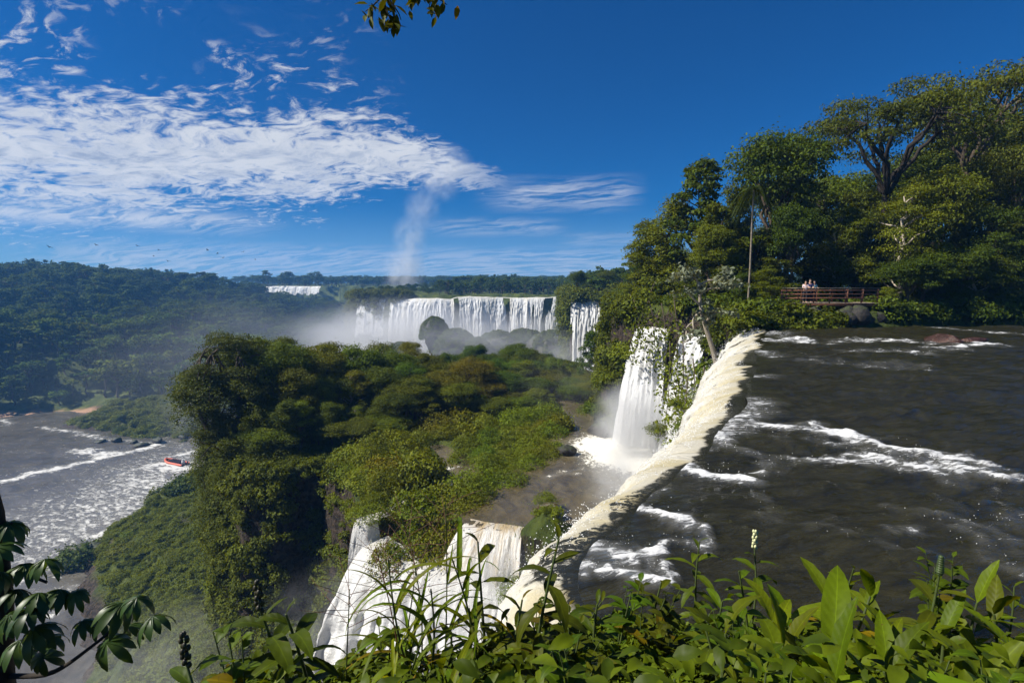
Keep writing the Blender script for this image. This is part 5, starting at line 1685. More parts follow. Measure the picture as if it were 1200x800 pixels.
def build_boat():
    a, c = atz(190.5, 540, Z_GORGE), atz(222, 546, Z_GORGE)
    d = (a - c)
    L = 9.5
    ang = math.atan2(d.y, d.x)
    t = empty('speedboat', ((a.x + c.x) / 2, (a.y + c.y) / 2, Z_GORGE + 0.42), 'orange inflatable speedboat with rows of dark seats crossing the rapids', 'boat', None, ang, 1.0)
    orange = simple('orange_rubber', (0.62, 0.10, 0.035), 0.45, 0.5, 0.08)
    grey = simple('boat_grey', (0.09, 0.09, 0.11), 0.6, 0.4, 0.1)
    white = simple('boat_white', (0.7, 0.7, 0.7), 0.4, 0.5, 0.05)
    hw = 1.35
    for s in (-1, 1):
        pts = [(-4.7, s * hw, .05), (-2, s * hw, .05), (1.2, s * hw, .1), (2.8, s * hw * .9, .22), (3.9, s * hw * .6, .42), (4.6, s * hw * .22, .62), (4.85, 0, .70)]
        MB().tube(smooth_line(pts, 22), np.interp(np.linspace(0, 1, 22), [0, .05, .8, 1], [.2, .34, .32, .24]), 10).obj('tube', orange, t)
    hull = MB()
    xs = np.linspace(-4.6, 4.6, 16)
    V = []
    for x in xs:
        k = max(0.0, (x - 1.0) / 3.6)
        b_ = hw * (1 - k ** 2 * .92)
        V += [(x, -b_, 0.0 + .5 * k ** 2), (x, 0, -.55 + .75 * k ** 2), (x, b_, 0.0 + .5 * k ** 2)]
    hull.add(V, grid_faces(16, 3))
    hull.obj('hull', orange, t)
    MB().box((-.6, 0, .02), (7.6, 2.1, .06)).obj('floor', grey, t, False)
    for i in range(7):
        x = 2.4 - i * 0.82
        mb = MB().box((x, 0, .28), (.42, 1.9, .1)).box((x - .24, 0, .55), (.09, 1.9, .52), tilt=(0, -.18, 0)).box((x, 0, .12), (.12, 1.7, .22))
        mb.obj('seat', grey, t, False)
    mb = MB().box((-3.75, 0, .55), (.5, .9, .95)).box((-3.5, 0, 1.15), (.06, .85, .4), tilt=(0, -.4, 0))
    mb.obj('console', white, t, False)
    for s in (-.5, .5):
        mb = MB().ball((-5.0, s, .62), (.34, .24, .34), 10, 7).box((-5.0, s, .1), (.2, .14, .9))
        mb.obj('outboard_motor', grey, t)
    mb = MB()
    for s in (-.95, .95):
        mb.tube([(-4.4, s, .2), (-4.45, s, 1.5), (-4.4, s * .6, 1.75)], .04, 6)
    mb.tube([(-4.4, -.57, 1.75), (-4.4, .57, 1.75)], .04, 6)
    mb.obj('roll_bar', white, t)


build_boat()

for i, (px, py, Y) in enumerate([(58, 289.5, 190), (113, 287, 230), (161, 288, 260), (186, 293, 240), (180, 300, 270), (243, 293, 220), (197, 306, 220), (255, 297, 260), (261, 302, 230), (285, 295, 280), (299, 304, 270)]):
    p = at(px, py, Y)
    t = empty('bird', p, 'small dark bird soaring over the far hill', 'bird', 'birds over the far hill', random.uniform(0, 6.28))
    t.rotation_euler = (random.uniform(-.4, .4), random.uniform(-.5, .5), random.uniform(0, 6.28))
    MB().ball((0, 0, 0), (.13, .38, .12), 8, 6).ball((0, .42, .05), (.07, .1, .07), 6, 4).add([(-.12, -.3, 0), (.12, -.3, 0), (.16, -.62, .02), (-.16, -.62, .02)], [[0, 1, 2, 3]]).obj('body', M['bird'], t)
    for s in (-1, 1):
        V, k = [], np.linspace(0, 1, 6)
        for q in k:
            z = .28 * math.sin(q * 2.2) * .8
            V += [(s * (.08 + q * .95), .18 - .22 * q * q, z), (s * (.08 + q * .95), -.2 + .05 * q - .1 * q * q, z - .01)]
        V = np.array(V)
        V2 = V - np.array([0, 0, .025])
        MB().add(np.vstack([V, V2]), np.vstack([grid_faces(6, 2), grid_faces(6, 2)[:, ::-1] + 12])).obj('wing', M['bird'], t)

p = atz(1108, 402, 0)
rock('wet reddish brown rock breaking the surface of the dark river', (p.x, p.y, 0.08), (1.1, .55, .46), 11, 'rock_wet', None, .5)
p = atz(1140, 400, 0)
rock('low black rock awash right beside the reddish rock in the river', (p.x, p.y, 0.0), (.75, .4, .24), 12, 'rock_wet', None, .5)
for i, (px, py, Y, w_, h_, lb) in enumerate([
    (509, 372, 232, 6, 6, 'tall grey mossy rock standing in spray before the wide white curtain'), (534, 386, 226, 9, 7, 'lower grey rock at the foot of the tall mossy rock'),
    (583, 388, 222, 10, 8, 'broad grey rock left in the row below the wide curtain'), (615, 386, 226, 11, 8, 'tallest grey rock in the row below the right half of the curtain'),
    (648, 388, 214, 11, 8, 'rounded grey rock at the right end of the row below the curtain'), (560, 396, 214, 7, 9, 'small grey rock in the gap of the row below the curtain'),
    (470, 402, 236, 8, 5, 'flat grey rock lying in the spray pool left of the tall mossy rock')]):
    p = at(px, py, Y)
    rock(lb, (p.x, Y, p.z - h_ * 1.6), (w_ * 1.1, w_ * .9, h_ * 1.6), 30 + i, 'rock_dark', 'rocks below the wide curtain', .4, 30, 26, 2.0)
    n = 420
    r2 = np.random.default_rng(i)
    d = r2.normal(size=(n, 3)); d /= np.linalg.norm(d, axis=1)[:, None]; d[:, 2] = np.abs(d[:, 2])
    scatter('rock_moss', 'dark_tuft', np.array([p.x, Y, p.z - h_ * 1.6]) + d * np.array([w_ * 1.1, w_ * .9, h_ * 1.6]) * .97, r2.uniform(.6, 1.3, n), 'scrub growing on the grey rocks', 40 + i, .4)
r_ = random.Random(4)
for px, py in [(165, 604), (152, 610), (140, 622), (176, 596), (192, 588), (200, 580), (120, 640), (108, 646), (88, 650), (180, 612), (130, 634), (205, 596)]:
    p = atz(px, py, Z_GORGE + 1.2)
    rock('black rock along the near bank of the gorge river', (p.x + 1.2, p.y, Z_GORGE + r_.uniform(.2, 1.6)), (r_.uniform(1.6, 3.4), r_.uniform(1.4, 2.6), r_.uniform(1.0, 2.2)), r_.randint(0, 999), 'rock_dark', 'black rocks along the near gorge bank', .6, 14, 10)
for px, py in [(105, 518), (128, 520), (150, 523), (170, 523), (190, 519), (210, 512), (228, 508), (215, 500), (200, 492)]:
    p = atz(px, py, Z_GORGE + .5)
    rock('dark rock at the foot of the green point across the gorge', (p.x + r_.uniform(-3, 3), p.y + r_.uniform(0, 7), Z_GORGE + r_.uniform(.1, .9)), (r_.uniform(1.2, 3.2), r_.uniform(1.2, 2.2), r_.uniform(.7, 1.5)), r_.randint(0, 999), 'rock_dark', 'dark rocks at the foot of the green point', .6, 14, 10)
for px, py, z, s, lb in [(640, 604, -11.9, .95, 'brown rock rising from the basin, capped with grass'), (622, 640, -13.5, 1.1, 'dark rock right of the tan step fall'), (700, 508, -11.9, 1.4, 'dark boulder in the mist under the near cliff'),
                        (765, 520, -11.9, 1.1, 'dark rock between the two near falls'), (664, 532, -12.0, .9, 'black rock at the tip of the green spit'), (515, 562, -12.5, .8, 'dark rock splitting the white stream')]:
    p = atz(px, py, z)
    rock(lb, (p.x, p.y, z + s * .3), (s, s * .8, s * .75), int(px), 'rock_brown' if 'brown' in lb else 'rock_dark', None, .55, 18, 12)
for px, py, z, s, lb in [(752, 648, -.75, .5, 'black wet rock under the near end of the curling fall'), (722, 690, -1.15, .5, 'black wet rock at the lip closest to the plants'), (800, 606, -.10, .32, 'black rock washed by foam on the lip')]:
    p = atz(px, py, z)
    rock(lb, (p.x, p.y, z - .12), (s, s * .9, s * .5), int(px), 'rock_dark', None, .5, 20, 12)
# shrubs rooted beside the near falls and over the half hidden fall
p = at(640, 585, 32.6)
plant_tree('grass_tuft', 'mossy_1', (p.x, p.y + .3, -11.6), 1.1, .85, 'grass tuft capping the brown rock in the basin', None, 'grass tuft', None, (1.1, 1.1, .8), ('stem', 'foliage'), 1.0)
for px, py, Y, s, key, lb in [
    (795, 470, 42.3, 1.0, 'bush_0', 'leafy bush dividing the two near falls at mid height'), (772, 500, 42.8, 1.1, 'bush_1', 'bush lower down between the two near falls'), (830, 470, 34.6, 1.5, 'bush_1', 'bush behind the crest of the curling fall'),
    (842, 430, 37.0, 1.7, 'dark_bush', 'dark bush in the shade at the foot of the leaning silver tree'), (812, 500, 31.0, 1.2, 'dark_bush', 'shaded bush low on the rock behind the curling fall'),
    (715, 440, 52, 1.9, 'bush_1', 'bush on the cliff left of the half hidden waterfall'), (735, 410, 50.5, 1.8, 'bush_0', 'bush hanging beside the top of the half hidden waterfall'), (702, 475, 55, 1.8, 'dark_bush', 'dark bush at the cliff foot near the misty basin'),
    (880, 372, 36.4, 1.5, 'bush_1', 'bush at the far end of the lip where the river meets the bank'), (1000, 370, 40.6, 1.0, 'bush_1', 'small bush growing from the boulders under the footbridge'), (1045, 368, 40.9, 1.7, 'bush_1', 'bright rounded bush at the water edge right of the footbridge')]:
    p = at(px, py, Y)
    plant_tree('shrub', key, (p.x, p.y, p.z - s * .5), s, s, lb, 'bushes beside the near falls', 'shrub', None, None, ('stem', 'foliage'), 1.0)
# sprays of leaves hanging in front of the half hidden fall
def hanging_spray(px, py, px2, py2, Y, n, size, label):
    a, c = at(px, py, Y), at(px2, py2, Y - 1.0)
    t = empty('hanging_branch', a, label, 'branch', 'leafy branches hanging over the near falls')
    pts = np.array([np.array(a) * 0, np.array(c - a) * .35 + [0, -.5, .5], np.array(c - a) * .7 + [0, -.5, .1], np.array(c - a)])
    P = smooth_line(pts, 16)
    MB().tube(P, np.linspace(.05, .015, 16), 5).obj('twig', M['bark'], t)
    r2 = np.random.default_rng(int(px * 7 + py))
    C = P[r2.integers(4, 16, n)] + r2.normal(size=(n, 3)) * np.array([.55, .4, .6])
    V, F, T = leaf_quads(C, r2.normal(size=(n, 3)) * .7 + np.array([-.2, -.4, .5]), size, .55, 3)
    link('foliage', mesh_np('foliage', V, F, M['leaf_bright'], False, {'tint': T}), t)


for i, a in enumerate([(738, 345, 752, 395, 46.5), (760, 350, 768, 425, 46.0), (775, 355, 780, 445, 44.5), (790, 350, 792, 470, 42.0), (800, 395, 796, 495, 40.5), (785, 400, 778, 505, 42.0), (812, 420, 808, 500, 37.5),
                       (825, 430, 815, 520, 33.5), (748, 380, 742, 420, 47.5), (806, 440, 790, 540, 36), (768, 330, 750, 375, 47)]):
    hanging_spray(*a, 200, .34, 'leafy branch hanging over the white water of the near falls')

# the leaning tree with pale bark and silvery leaves
def build_silver_tree():
    base = at(841, 436, 35.6)
    t = empty('silver_tree', base, 'leaning tree with pale crooked trunk and silvery leaves by the curling fall', 'tree')
    B = np.array(base)
    def L(pts, r0, r1, nm, n=14):
        P = smooth_line([np.array(at(a, c, Y)) - B for a, c, Y in pts], n)
        MB().tube(P, np.linspace(r0, r1, n), 7).obj(nm, M['bark_pale'], t)
        return P
    L([(844, 448, 35.6), (836, 412, 35.4), (826, 380, 35.2), (821, 355, 35.0), (819, 330, 35.0)], .20, .11, 'trunk', 18)
    tips = []
    for k, pts in enumerate([[(821, 358, 35), (808, 345, 34.6), (802, 335, 34.3)], [(820, 345, 35), (832, 338, 34.5), (846, 338, 34.2)], [(819, 334, 35), (815, 326, 35), (806, 324, 35)], [(819, 334, 35), (834, 328, 35), (852, 334, 35.2)],
                              [(822, 365, 35.1), (812, 375, 34.5), (815, 395, 34.2)], [(826, 378, 35.1), (838, 366, 34.6), (848, 368, 34.4)], [(815, 388, 34.4), (808, 398, 34.2), (798, 402, 34)], [(824, 372, 35), (806, 382, 34.8), (804, 398, 34.6)]]):
        P = L(pts, .085, .03, 'limb', 9)
        tips += [P[-1], P[5]]
    r2 = np.random.default_rng(5)
    cl = []
    for k, p in enumerate(tips[:12]):
        for j in range(3):
            s = r2.uniform(.35, .6)
            cl.append((p + r2.normal(size=3) * [.55, .3, .28] + [0, -.2, .25], (s, s, s * .7), 26, .34, r2.uniform(-.2, .3)))
    V, F, T = clump_leaves(cl, 77, .4, .7, .6, .55, .2)
    link('crown', mesh_np('crown', V, F, M['leaf_grey'], False, {'tint': T}), t)


build_silver_tree()


def build_palm():
    top, base = at(876, 222, 40.4), at(877, 345, 40.4)
    z0 = float(H(base.x, base.y))
    t = empty('palm_tree', (base.x, base.y, z0), 'thin palm with a straight pale trunk and a small drooping crown', 'palm')
    h = top.z - z0
    MB().tube([(0, 0, -.4), (.03, 0, h * .4), (0, 0, h * .75), (.02, 0, h)], [.085, .07, .065, .06], 8).obj('trunk', M['bark_palm'], t)
    r2 = np.random.default_rng(6)
    for i in range(16):
        a, lift = i * 2.4, r2.uniform(-.2, 1.0)
        k = np.linspace(0, 1, 9)
        L = r2.uniform(1.5, 2.5)
        P = np.stack([np.cos(a) * L * k * .8, np.sin(a) * L * k * .8, h + lift * k * L * .7 - 1.7 * k ** 2 * L * .7], 1)
        mb = MB().tube(P, np.linspace(.03, .008, 9), 4)
        C, Nn = [], []
        V, F = [], []
        for j in range(34):
            q = .15 + .85 * j / 34
            i0 = min(int(q * 8), 7)
            c = P[i0] + (P[i0 + 1] - P[i0]) * (q * 8 - i0)
            for s in (-1, 1):
                side = np.array([-np.sin(a) * s, np.cos(a) * s, 0])
                tip = c + side * .42 * (1.1 - q * .6) + np.array([np.cos(a), np.sin(a), 0]) * .2 - [0, 0, .28]
                w_ = np.array([np.cos(a), np.sin(a), 0]) * .03
                n0 = len(V)
                V += [c - w_, c + w_, tip]
                F.append([n0, n0 + 1, n0 + 2])
        mb.add(V, F)
        mb.obj('frond', M['leaf_olive'], t, False)


build_palm()


# flung drops and froth along the brink of the near fall and on the broken water of the river
def drops():
    mb = MB().ball((0, 0, 0), 1.0, 5, 3)
    wm = simple('spray_white', (0.86, 0.86, 0.84), 0.6, 0.3, 0.05)
    TREES['drop'] = (mb.mesh('drop', wm), MB().ball((.6, .4, .3), .6, 4, 3).mesh('drop', wm))
    r2 = np.random.default_rng(77)
    n = 15000
    i = r2.uniform(0, 1, n) ** 1.15 * (len(LIP) - 2)
    T = np.gradient(LIP, axis=0); T /= np.linalg.norm(T, axis=1)[:, None]
    j = i.astype(int)
    b_ = LIP[j] + (LIP[np.minimum(j + 1, len(LIP) - 1)] - LIP[j]) * (i - j)[:, None]
    N = np.stack([-T[j, 1], T[j, 0]], 1)
    size = np.interp(b_[:, 1], [4, 9, 16, 34], [0.8, 1.05, 1.5, 2.1])
    tau = r2.uniform(.25, 1.5, n)
    lump = fbm(i * .12, tau * 2, 0, 3, 5)
    keep = lump > .45
    out = size * np.where(tau < 1, tau, 1 + (tau - 1) * .45)
    z = -size * .62 * np.minimum(tau, 1.0) ** 2.2 - np.maximum(tau - 1, 0) * 2.6
    lift = np.abs(r2.normal(0, .07, n)) * size * (.6 + tau)
    P = np.stack([b_[:, 0] + N[:, 0] * (out + lift), b_[:, 1] + N[:, 1] * (out + lift), z + lift * .9], 1)[keep]
    scatter('spray', 'drop', P, r2.uniform(.004, .013, len(P)) * np.interp(P[:, 1], [4, 12, 34], [.55, .85, 1.35]), 'drops flung from the brink of the near fall', 78, .5)
    # froth riding on the foam lines
    Q = []
    for wd, st, px in UP_FOAM:
        ln = np.array([tuple(atz(a, c, 0.0))[:2] for a, c in px])
        L = smooth_line(ln, 60)
        m_ = int(35 * st * min(1.0, wd + .3))
        k = r2.integers(0, 60, m_)
        xy = L[k] + r2.normal(0, wd * .55, (m_, 2))
        Q.append(np.stack([xy[:, 0], xy[:, 1], np.abs(r2.normal(0, .03, m_)) + .03], 1))
    Q = np.concatenate(Q)
    Q = Q[(Q[:, 0] > np.interp(Q[:, 1], LIP[:, 1], LIP[:, 0]) + .1) & (Q[:, 1] > 4.8)]
    scatter('froth', 'drop', Q, r2.uniform(.003, .009, len(Q)) * np.interp(Q[:, 1], [4, 12, 34], [.6, .8, 1.3]), 'froth thrown up on the rapids of the dark river', 79, .5)


drops()
# ------------------------------------------------------------------ foreground plants, leaf by leaf
def leaf_mesh(name, L, W, droop, material, fold=0.25, n=7, shape=0.9, wave=0.0, stalk=0.06):
    """one leaf along +Y: midrib, two halves folded up, drooping to the tip"""
    k = np.linspace(0, 1, n)
    ang = -droop * k ** 1.3
    step = L / (n - 1)
    y = np.concatenate([[0], np.cumsum(np.cos(ang[1:]) * step)])
    z = np.concatenate([[0], np.cumsum(np.sin(ang[1:]) * step)])
    wd = W * 0.5 * np.sin(np.pi * np.clip(k * (1 - stalk) + stalk * .3, 0, 1) ** shape) ** 0.85
    wd[-1] = 0.001
    wd[0] = W * .04
    V = []
    for i in range(n):
        u = wave * W * math.sin(i * 2.3)
        for s, h in ((-1, 1), (-.5, .45), (0, 0), (.5, .45), (1, 1)):
            V.append((s * wd[i], y[i] - fold * .2 * abs(s) * wd[i], z[i] + h * fold * wd[i] + u * s * s * (1 if s > 0 else -1)))
    F = grid_faces(n, 5)
    me = mesh_np(name, np.array(V), F, material, True, {'tint': np.full(len(V), .45)})
    return me


def palmate_mesh(name, Rr, lobes, material, droop=1.1):
    mb = MB()
    tints = []
    for i in range(lobes):
        a = (i / lobes) * 2 * np.pi * .93 + .2
        L = Rr * (0.75 + .3 * math.cos(a / 1.0 - np.pi) ** 2)
        n = 6
        k = np.linspace(0, 1, n)
        ang = -droop * (0.25 + k ** 1.2)
        st = L / (n - 1)
        rr_ = np.concatenate([[0], np.cumsum(np.cos(ang[1:]) * st)])
        zz = np.concatenate([[0], np.cumsum(np.sin(ang[1:]) * st)])
        wd = Rr * .135 * np.sin(np.pi * np.clip(k * .93 + .05, 0, 1) ** 1.25) ** .8
        V = []
        for j in range(n):
            c, s = math.cos(a), math.sin(a)
            for q, h in ((-1, .35), (0, 0), (1, .35)):
                V.append((c * rr_[j] - s * q * wd[j], s * rr_[j] + c * q * wd[j], zz[j] + h * wd[j]))
        mb.add(V, grid_faces(n, 3))
    me = mb.mesh(name, material)
    a = me.attributes.new('tint', 'FLOAT', 'POINT')
    a.data.foreach_set('value', np.full(len(me.vertices), .5, np.float32))
    return me


LM = {}
for i in range(3):
    LM['lance_%d' % i] = leaf_mesh('leaf', .20 + .03 * i, .058 + .006 * i, (.55, .9, 1.3)[i], M['leaf_lance'], .30, 8, .9, .05)
    LM['broad_%d' % i] = leaf_mesh('leaf', .36 + .06 * i, .095 + .012 * i, (.25, .7, 1.2)[i], M['leaf_ginger'], .32, 9, .85, .06)
    LM['small_%d' % i] = leaf_mesh('leaf', .085 + .015 * i, .042 + .005 * i, (.4, .8, 1.2)[i], M['leaf_lance'], .25, 5, .8, .05)
    LM['blade_%d' % i] = leaf_mesh('leaf', .42 + .10 * i, .022 + .004 * i, (1.3, 1.9, 2.5)[i], M['leaf_ginger'], .45, 11, .45, 0)
LM['palmate'] = palmate_mesh('leaf', .15, 9, M['leaf_cecropia'])
LM['tiny'] = leaf_mesh('leaf', .085, .036, .4, M['leaf_olive'], .2, 4, .8)
PLANT_N = [0]


def put_leaf(t, key, pos, heading, pitch, size, col, rnd):
    o = bpy.data.objects.new('leaf', LM[key])
    COL.objects.link(o)
    o.parent = t
    o.location = pos
    o.rotation_euler = (pitch, rnd.uniform(-.25, .25), heading)
    o.scale = (size,) * 3
    if rnd.random() < .035 and key != 'palmate':
        col = np.array([1.9, 1.0, .6]) * rnd.uniform(.7, 1.1)      # a yellowed or dying leaf
    o.color = (*col, 1)
    return o


def plant(name, label, px, py, Y, kind, group=None, lean=None, seed=None, tint=1.0, cat='plant'):
    """a leafy plant whose tip is seen at a photograph pixel; rooted on the ledge below it"""
    PLANT_N[0] += 1
    rnd = random.Random(seed if seed is not None else PLANT_N[0] * 31 + int(px))
    py += {'broad': 52, 'lance': 18, 'small': 4}.get(kind, 0) * 2.0 / Y
    tip = at(px, py, Y)
    lx, ly = lean if lean else (rnd.uniform(-.12, .12), rnd.uniform(-.10, .05))
    bx, by = tip.x - lx, tip.y - ly
    for _ in range(30):
        if float(sdf(U_POLY, bx, by)) < -.15 and float(sdf(RIVER_POLY, bx, by)) > .05:
            break
        by -= .08
    z0 = float(H(bx, by)) - .03
    t = empty(name, (bx, by, z0), label, cat, group)
    h = np.array([tip.x - bx, tip.y - by, tip.z - z0])
    hl = np.linalg.norm(h)
    n = 12
    k = np.linspace(0, 1, n)[:, None]
    bend = np.array([rnd.uniform(-.06, .06), rnd.uniform(-.06, .06), 0]) * hl
    P = h * k + np.sin(k * np.pi) * bend
    col = np.array([rnd.uniform(.85, 1.25), rnd.uniform(.9, 1.15), rnd.uniform(.8, 1.0)]) * tint
    def pt(q):
        return np.array([np.interp(q, k[:, 0], P[:, j]) for j in range(3)])
    r0 = {'lance': .009, 'broad': .012, 'small': .006, 'cane': .007, 'seed': .0045, 'spike': .010, 'bud': .009}[kind]
    MB().tube(P, np.linspace(r0, r0 * .45, n), 6).obj('stem', M['stem_red' if kind == 'seed' and rnd.random() < .4 else 'stem_green'], t)
    a = rnd.uniform(0, 6.28)
    if kind in ('lance', 'spike', 'bud'):
        m = max(8, int(hl / .055))
        for i in range(m):
            q = 1 - .72 * (i / m) ** .9
            if kind != 'lance' and q > .93:
                continue
            a += 2.4
            grow = .32 + .52 * min(1, (1 - q) * 4.5)
            put_leaf(t, 'lance_%d' % rnd.randint(0, 2), pt(q), a, .95 - 1.0 * min(1, (1 - q) * 2.6) + rnd.uniform(-.25, .25), grow * rnd.uniform(.85, 1.15), col * rnd.uniform(.88, 1.12), rnd)
    elif kind == 'broad':
        m = max(6, int(hl / .085))
        for i in range(m):
            q = 1 - .7 * (i / m)
            a += 2.65 + rnd.uniform(-.3, .3)
            put_leaf(t, 'broad_%d' % rnd.randint(0, 2), pt(q), a, 1.15 - 1.1 * min(1, (1 - q) * 2.2) + rnd.uniform(-.2, .2), rnd.uniform(.42, .8), col * rnd.uniform(.8, 1.15), rnd)
    elif kind == 'small':
        for b_ in range(3):
            dirn = np.array([rnd.uniform(-.22, .22), rnd.uniform(-.2, .2), 0])
            m = max(7, int(hl / .05))
            for i in range(m):
                q = 1 - .8 * i / m
                a += 1.571 if i % 2 else 3.1416
                put_leaf(t, 'small_%d' % rnd.randint(0, 2), pt(q) + dirn * hl * q * (b_ > 0), a + rnd.uniform(-.3, .3), .7 - .8 * (1 - q) + rnd.uniform(-.3, .3), (.55 + .7 * min(1, (1 - q) * 3)) * rnd.uniform(.8, 1.3), col * rnd.uniform(.85, 1.15), rnd)
            if b_:
                MB().tube([pt(.15), pt(.5) + dirn * hl * .5, pt(1.0) + dirn * hl], [.005, .004, .002], 4).obj('stem', M['stem_green'], t)
    elif kind == 'cane':
        m = rnd.randint(5, 7)
        for i in range(m):
            q = .35 + .6 * i / m
            a += 3.1416 + rnd.uniform(-.6, .6)
            put_leaf(t, 'blade_%d' % rnd.randint(0, 2), pt(q), a, 1.15 + rnd.uniform(-.2, .2), rnd.uniform(.55, .95), col * rnd.uniform(.85, 1.15), rnd)
    elif kind == 'seed':
        mb = MB()
        for i in range(15):
            q = .74 + .26 * (i / 15)
            a += 2.4
            L = (.16 * (1.25 - q) * 3.2) * rnd.uniform(.6, 1.1) + .03
            c = pt(q)
            e = c + np.array([math.cos(a) * L, math.sin(a) * L, L * rnd.uniform(.25, .8)])
            mb.tube([c, (c + e) / 2 + [0, 0, .006], e], [.0013, .0011, .0008], 4)
        mb.obj('seed_head', M['seed_brown'], t)
        for i in range(3):
            put_leaf(t, 'blade_%d' % rnd.randint(0, 2), pt(.25 + .15 * i), a + i * 3.3, 1.1, rnd.uniform(.5, .85), col, rnd)
    if kind == 'spike':
        mb = MB()
        for i in range(9):
            z = i * .010
            rr_ = .017 * (1 - .5 * (i / 9) ** 2) * (.75 if i == 0 else 1)
            mb.ball(P[-1] + np.array([0, 0, z]), (rr_, rr_, .0085), 10, 5)
        mb.obj('cone', M['cone_green'], t)
    if kind == 'bud':
        mb = MB()
        for i in range(16):
            aa, z = i * 2.4, i * .0075
            mb.ball(P[-1] + np.array([math.cos(aa) * .010, math.sin(aa) * .010, z - .01]), (.0085, .0085, .012), 6, 4)
        mb.obj('flower_head', M['bud_dark'] if tint < 1 else M['flower_pale'], t)
    return t


GFG = 'plants along the edge of the viewpoint'
for nm, kind, px, py, Y, tint, lb in [
    ('leafy_plant', 'lance', 655, 612, 1.9, .8, 'tall dark stalk with paired leaves standing before the white cascade'),
    ('leafy_plant', 'lance', 560, 618, 2.2, 1.0, 'slim pale green sprig in front of the tan step fall'),
    ('leafy_plant', 'lance', 335, 698, 1.7, .75, 'dark glossy broad leafed plant rising before the mossy slope'),
    ('flower_spike', 'bud', 304, 712, 1.75, .7, 'plant topped by a dark narrow bud, left of the glossy dark plant'),
    ('flower_spike', 'bud', 218, 775, 1.6, .7, 'short plant with a brown withered bud at the left end of the plants'),
    ('leafy_plant', 'small', 268, 742, 1.7, 1.1, 'small leafed twiggy plant at the left end of the plants'),
    ('grass_cane', 'cane', 455, 655, 1.9, .9, 'grass cane with long bent blades before the slender waterfall'),
    ('grass_cane', 'cane', 505, 690, 1.9, 1.0, 'grass cane with arching blades before the wide cascade'),
    ('grass_cane', 'cane', 530, 655, 2.0, .9, 'tall grass cane with one looping blade, left of the slim pale sprig'),
    ('seeding_grass', 'seed', 470, 604, 2.2, 1.0, 'tallest seeding grass with reddish brown branched head'),
    ('seeding_grass', 'seed', 522, 588, 2.2, 1.0, 'seeding grass with a spread open head above the mossy hump'),
    ('seeding_grass', 'seed', 440, 640, 2.1, 1.0, 'seeding grass leaning left before the slender waterfall'),
    ('seeding_grass', 'seed', 488, 662, 2.0, 1.0, 'short seeding grass with a dark brown head before the wide cascade'),
    ('seeding_grass', 'seed', 410, 690, 1.9, 1.0, 'red stemmed bare grass stalk right of the glossy dark plant'),
    ('leafy_plant', 'lance', 820, 622, 3.0, 1.25, 'bright yellow green sprig against the dark water'),
    ('flower_spike', 'bud', 884, 640, 3.0, 1.1, 'upright plant with a pale flower top against the dark water'),
    ('leafy_plant', 'lance', 775, 668, 2.6, 1.1, 'fresh green sprig beside the white foam at the lip'),
    ('leafy_plant', 'lance', 866, 655, 2.6, 1.1, 'leafy green shoot below the pale topped flower plant'),
    ('ginger_plant', 'broad', 1020, 655, 2.4, 1.05, 'sunlit plant with a rosette of bright green leaves at right'),
    ('flower_spike', 'spike', 1101, 672, 2.2, .9, 'plant bearing a green scaly cone at its top'),
    ('ginger_plant', 'broad', 1165, 672, 2.2, .9, 'broad leafed plant by the right edge beyond the scaly cone'),
    ('ginger_plant', 'broad', 975, 705, 1.5, 1.1, 'plant with the largest smooth pale green leaf, bottom right'),
    ('ginger_plant', 'broad', 1040, 728, 1.45, .95, 'big upright ginger leaves at the bottom under the scaly cone'),
    ('ginger_plant', 'broad', 918, 700, 1.8, 1.1, 'upright wide leafed ginger in the middle of the green bank'),
    ('ginger_plant', 'broad', 850, 690, 2.0, 1.05, 'narrow bright upright leaves in the middle of the green bank'),
    ('ginger_plant', 'broad', 1150, 735, 1.6, .85, 'dark broad leaved plant in the bottom right corner'),
    ('leafy_plant', 'lance', 700, 690, 2.1, .8, 'dark leaved plant at the foot of the tall dark stalk'),
    ('leafy_plant', 'lance', 612, 685, 2.1, .9, 'leafy plant left of the tall dark stalk'),
]:
    plant(nm, lb, px, py, Y, kind, GFG, None, None, tint)

TOPX = [230, 260, 330, 400, 440, 520, 590, 640, 720, 780, 820, 885, 930, 1000, 1050, 1100, 1150, 1200]
TOPY = [805, 770, 735, 765, 735, 725, 715, 695, 710, 712, 695, 690, 700, 685, 695, 690, 695, 690]
r_ = random.Random(17)
for row, (dy, Y0, n) in enumerate(((0, 2.55, 26), (35, 2.1, 24), (70, 1.65, 20), (105, 1.35, 14))):
    for i in range(n):
        px = 250 + (955) * (i + r_.uniform(.15, .85)) / n
        py = np.interp(px, TOPX, TOPY) + dy + r_.uniform(-22, 14) - (14 if px > 860 else 0)
        if px < 420 and row == 0:
            py += 15
        if px < 430:
            kind = r_.choice(['small', 'small', 'lance'])
        elif px < 580:
            kind = r_.choice(['cane', 'small', 'small', 'lance'])
        elif px < 860:
            kind = r_.choice(['lance', 'small', 'small', 'lance'])
        else:
            kind = r_.choice(['lance', 'broad', 'broad', 'small'])
        Y = Y0 + r_.uniform(-.25, .25)
        if px < 620:
            Y = min(Y, 2.15)
        plant({'small': 'leafy_plant', 'lance': 'leafy_plant', 'broad': 'ginger_plant', 'cane': 'grass_cane'}[kind],
              {'small': 'small leaved weed among many in the green bank at the bottom', 'lance': 'long leaved weed among many in the green bank at the bottom', 'broad': 'broad leaved ginger among many in the green bank at the bottom',
               'cane': 'grass cane among others in the green bank at the bottom'}[kind], px, min(py, 830), Y, kind, GFG, None, None, r_.uniform(.75, 1.2))

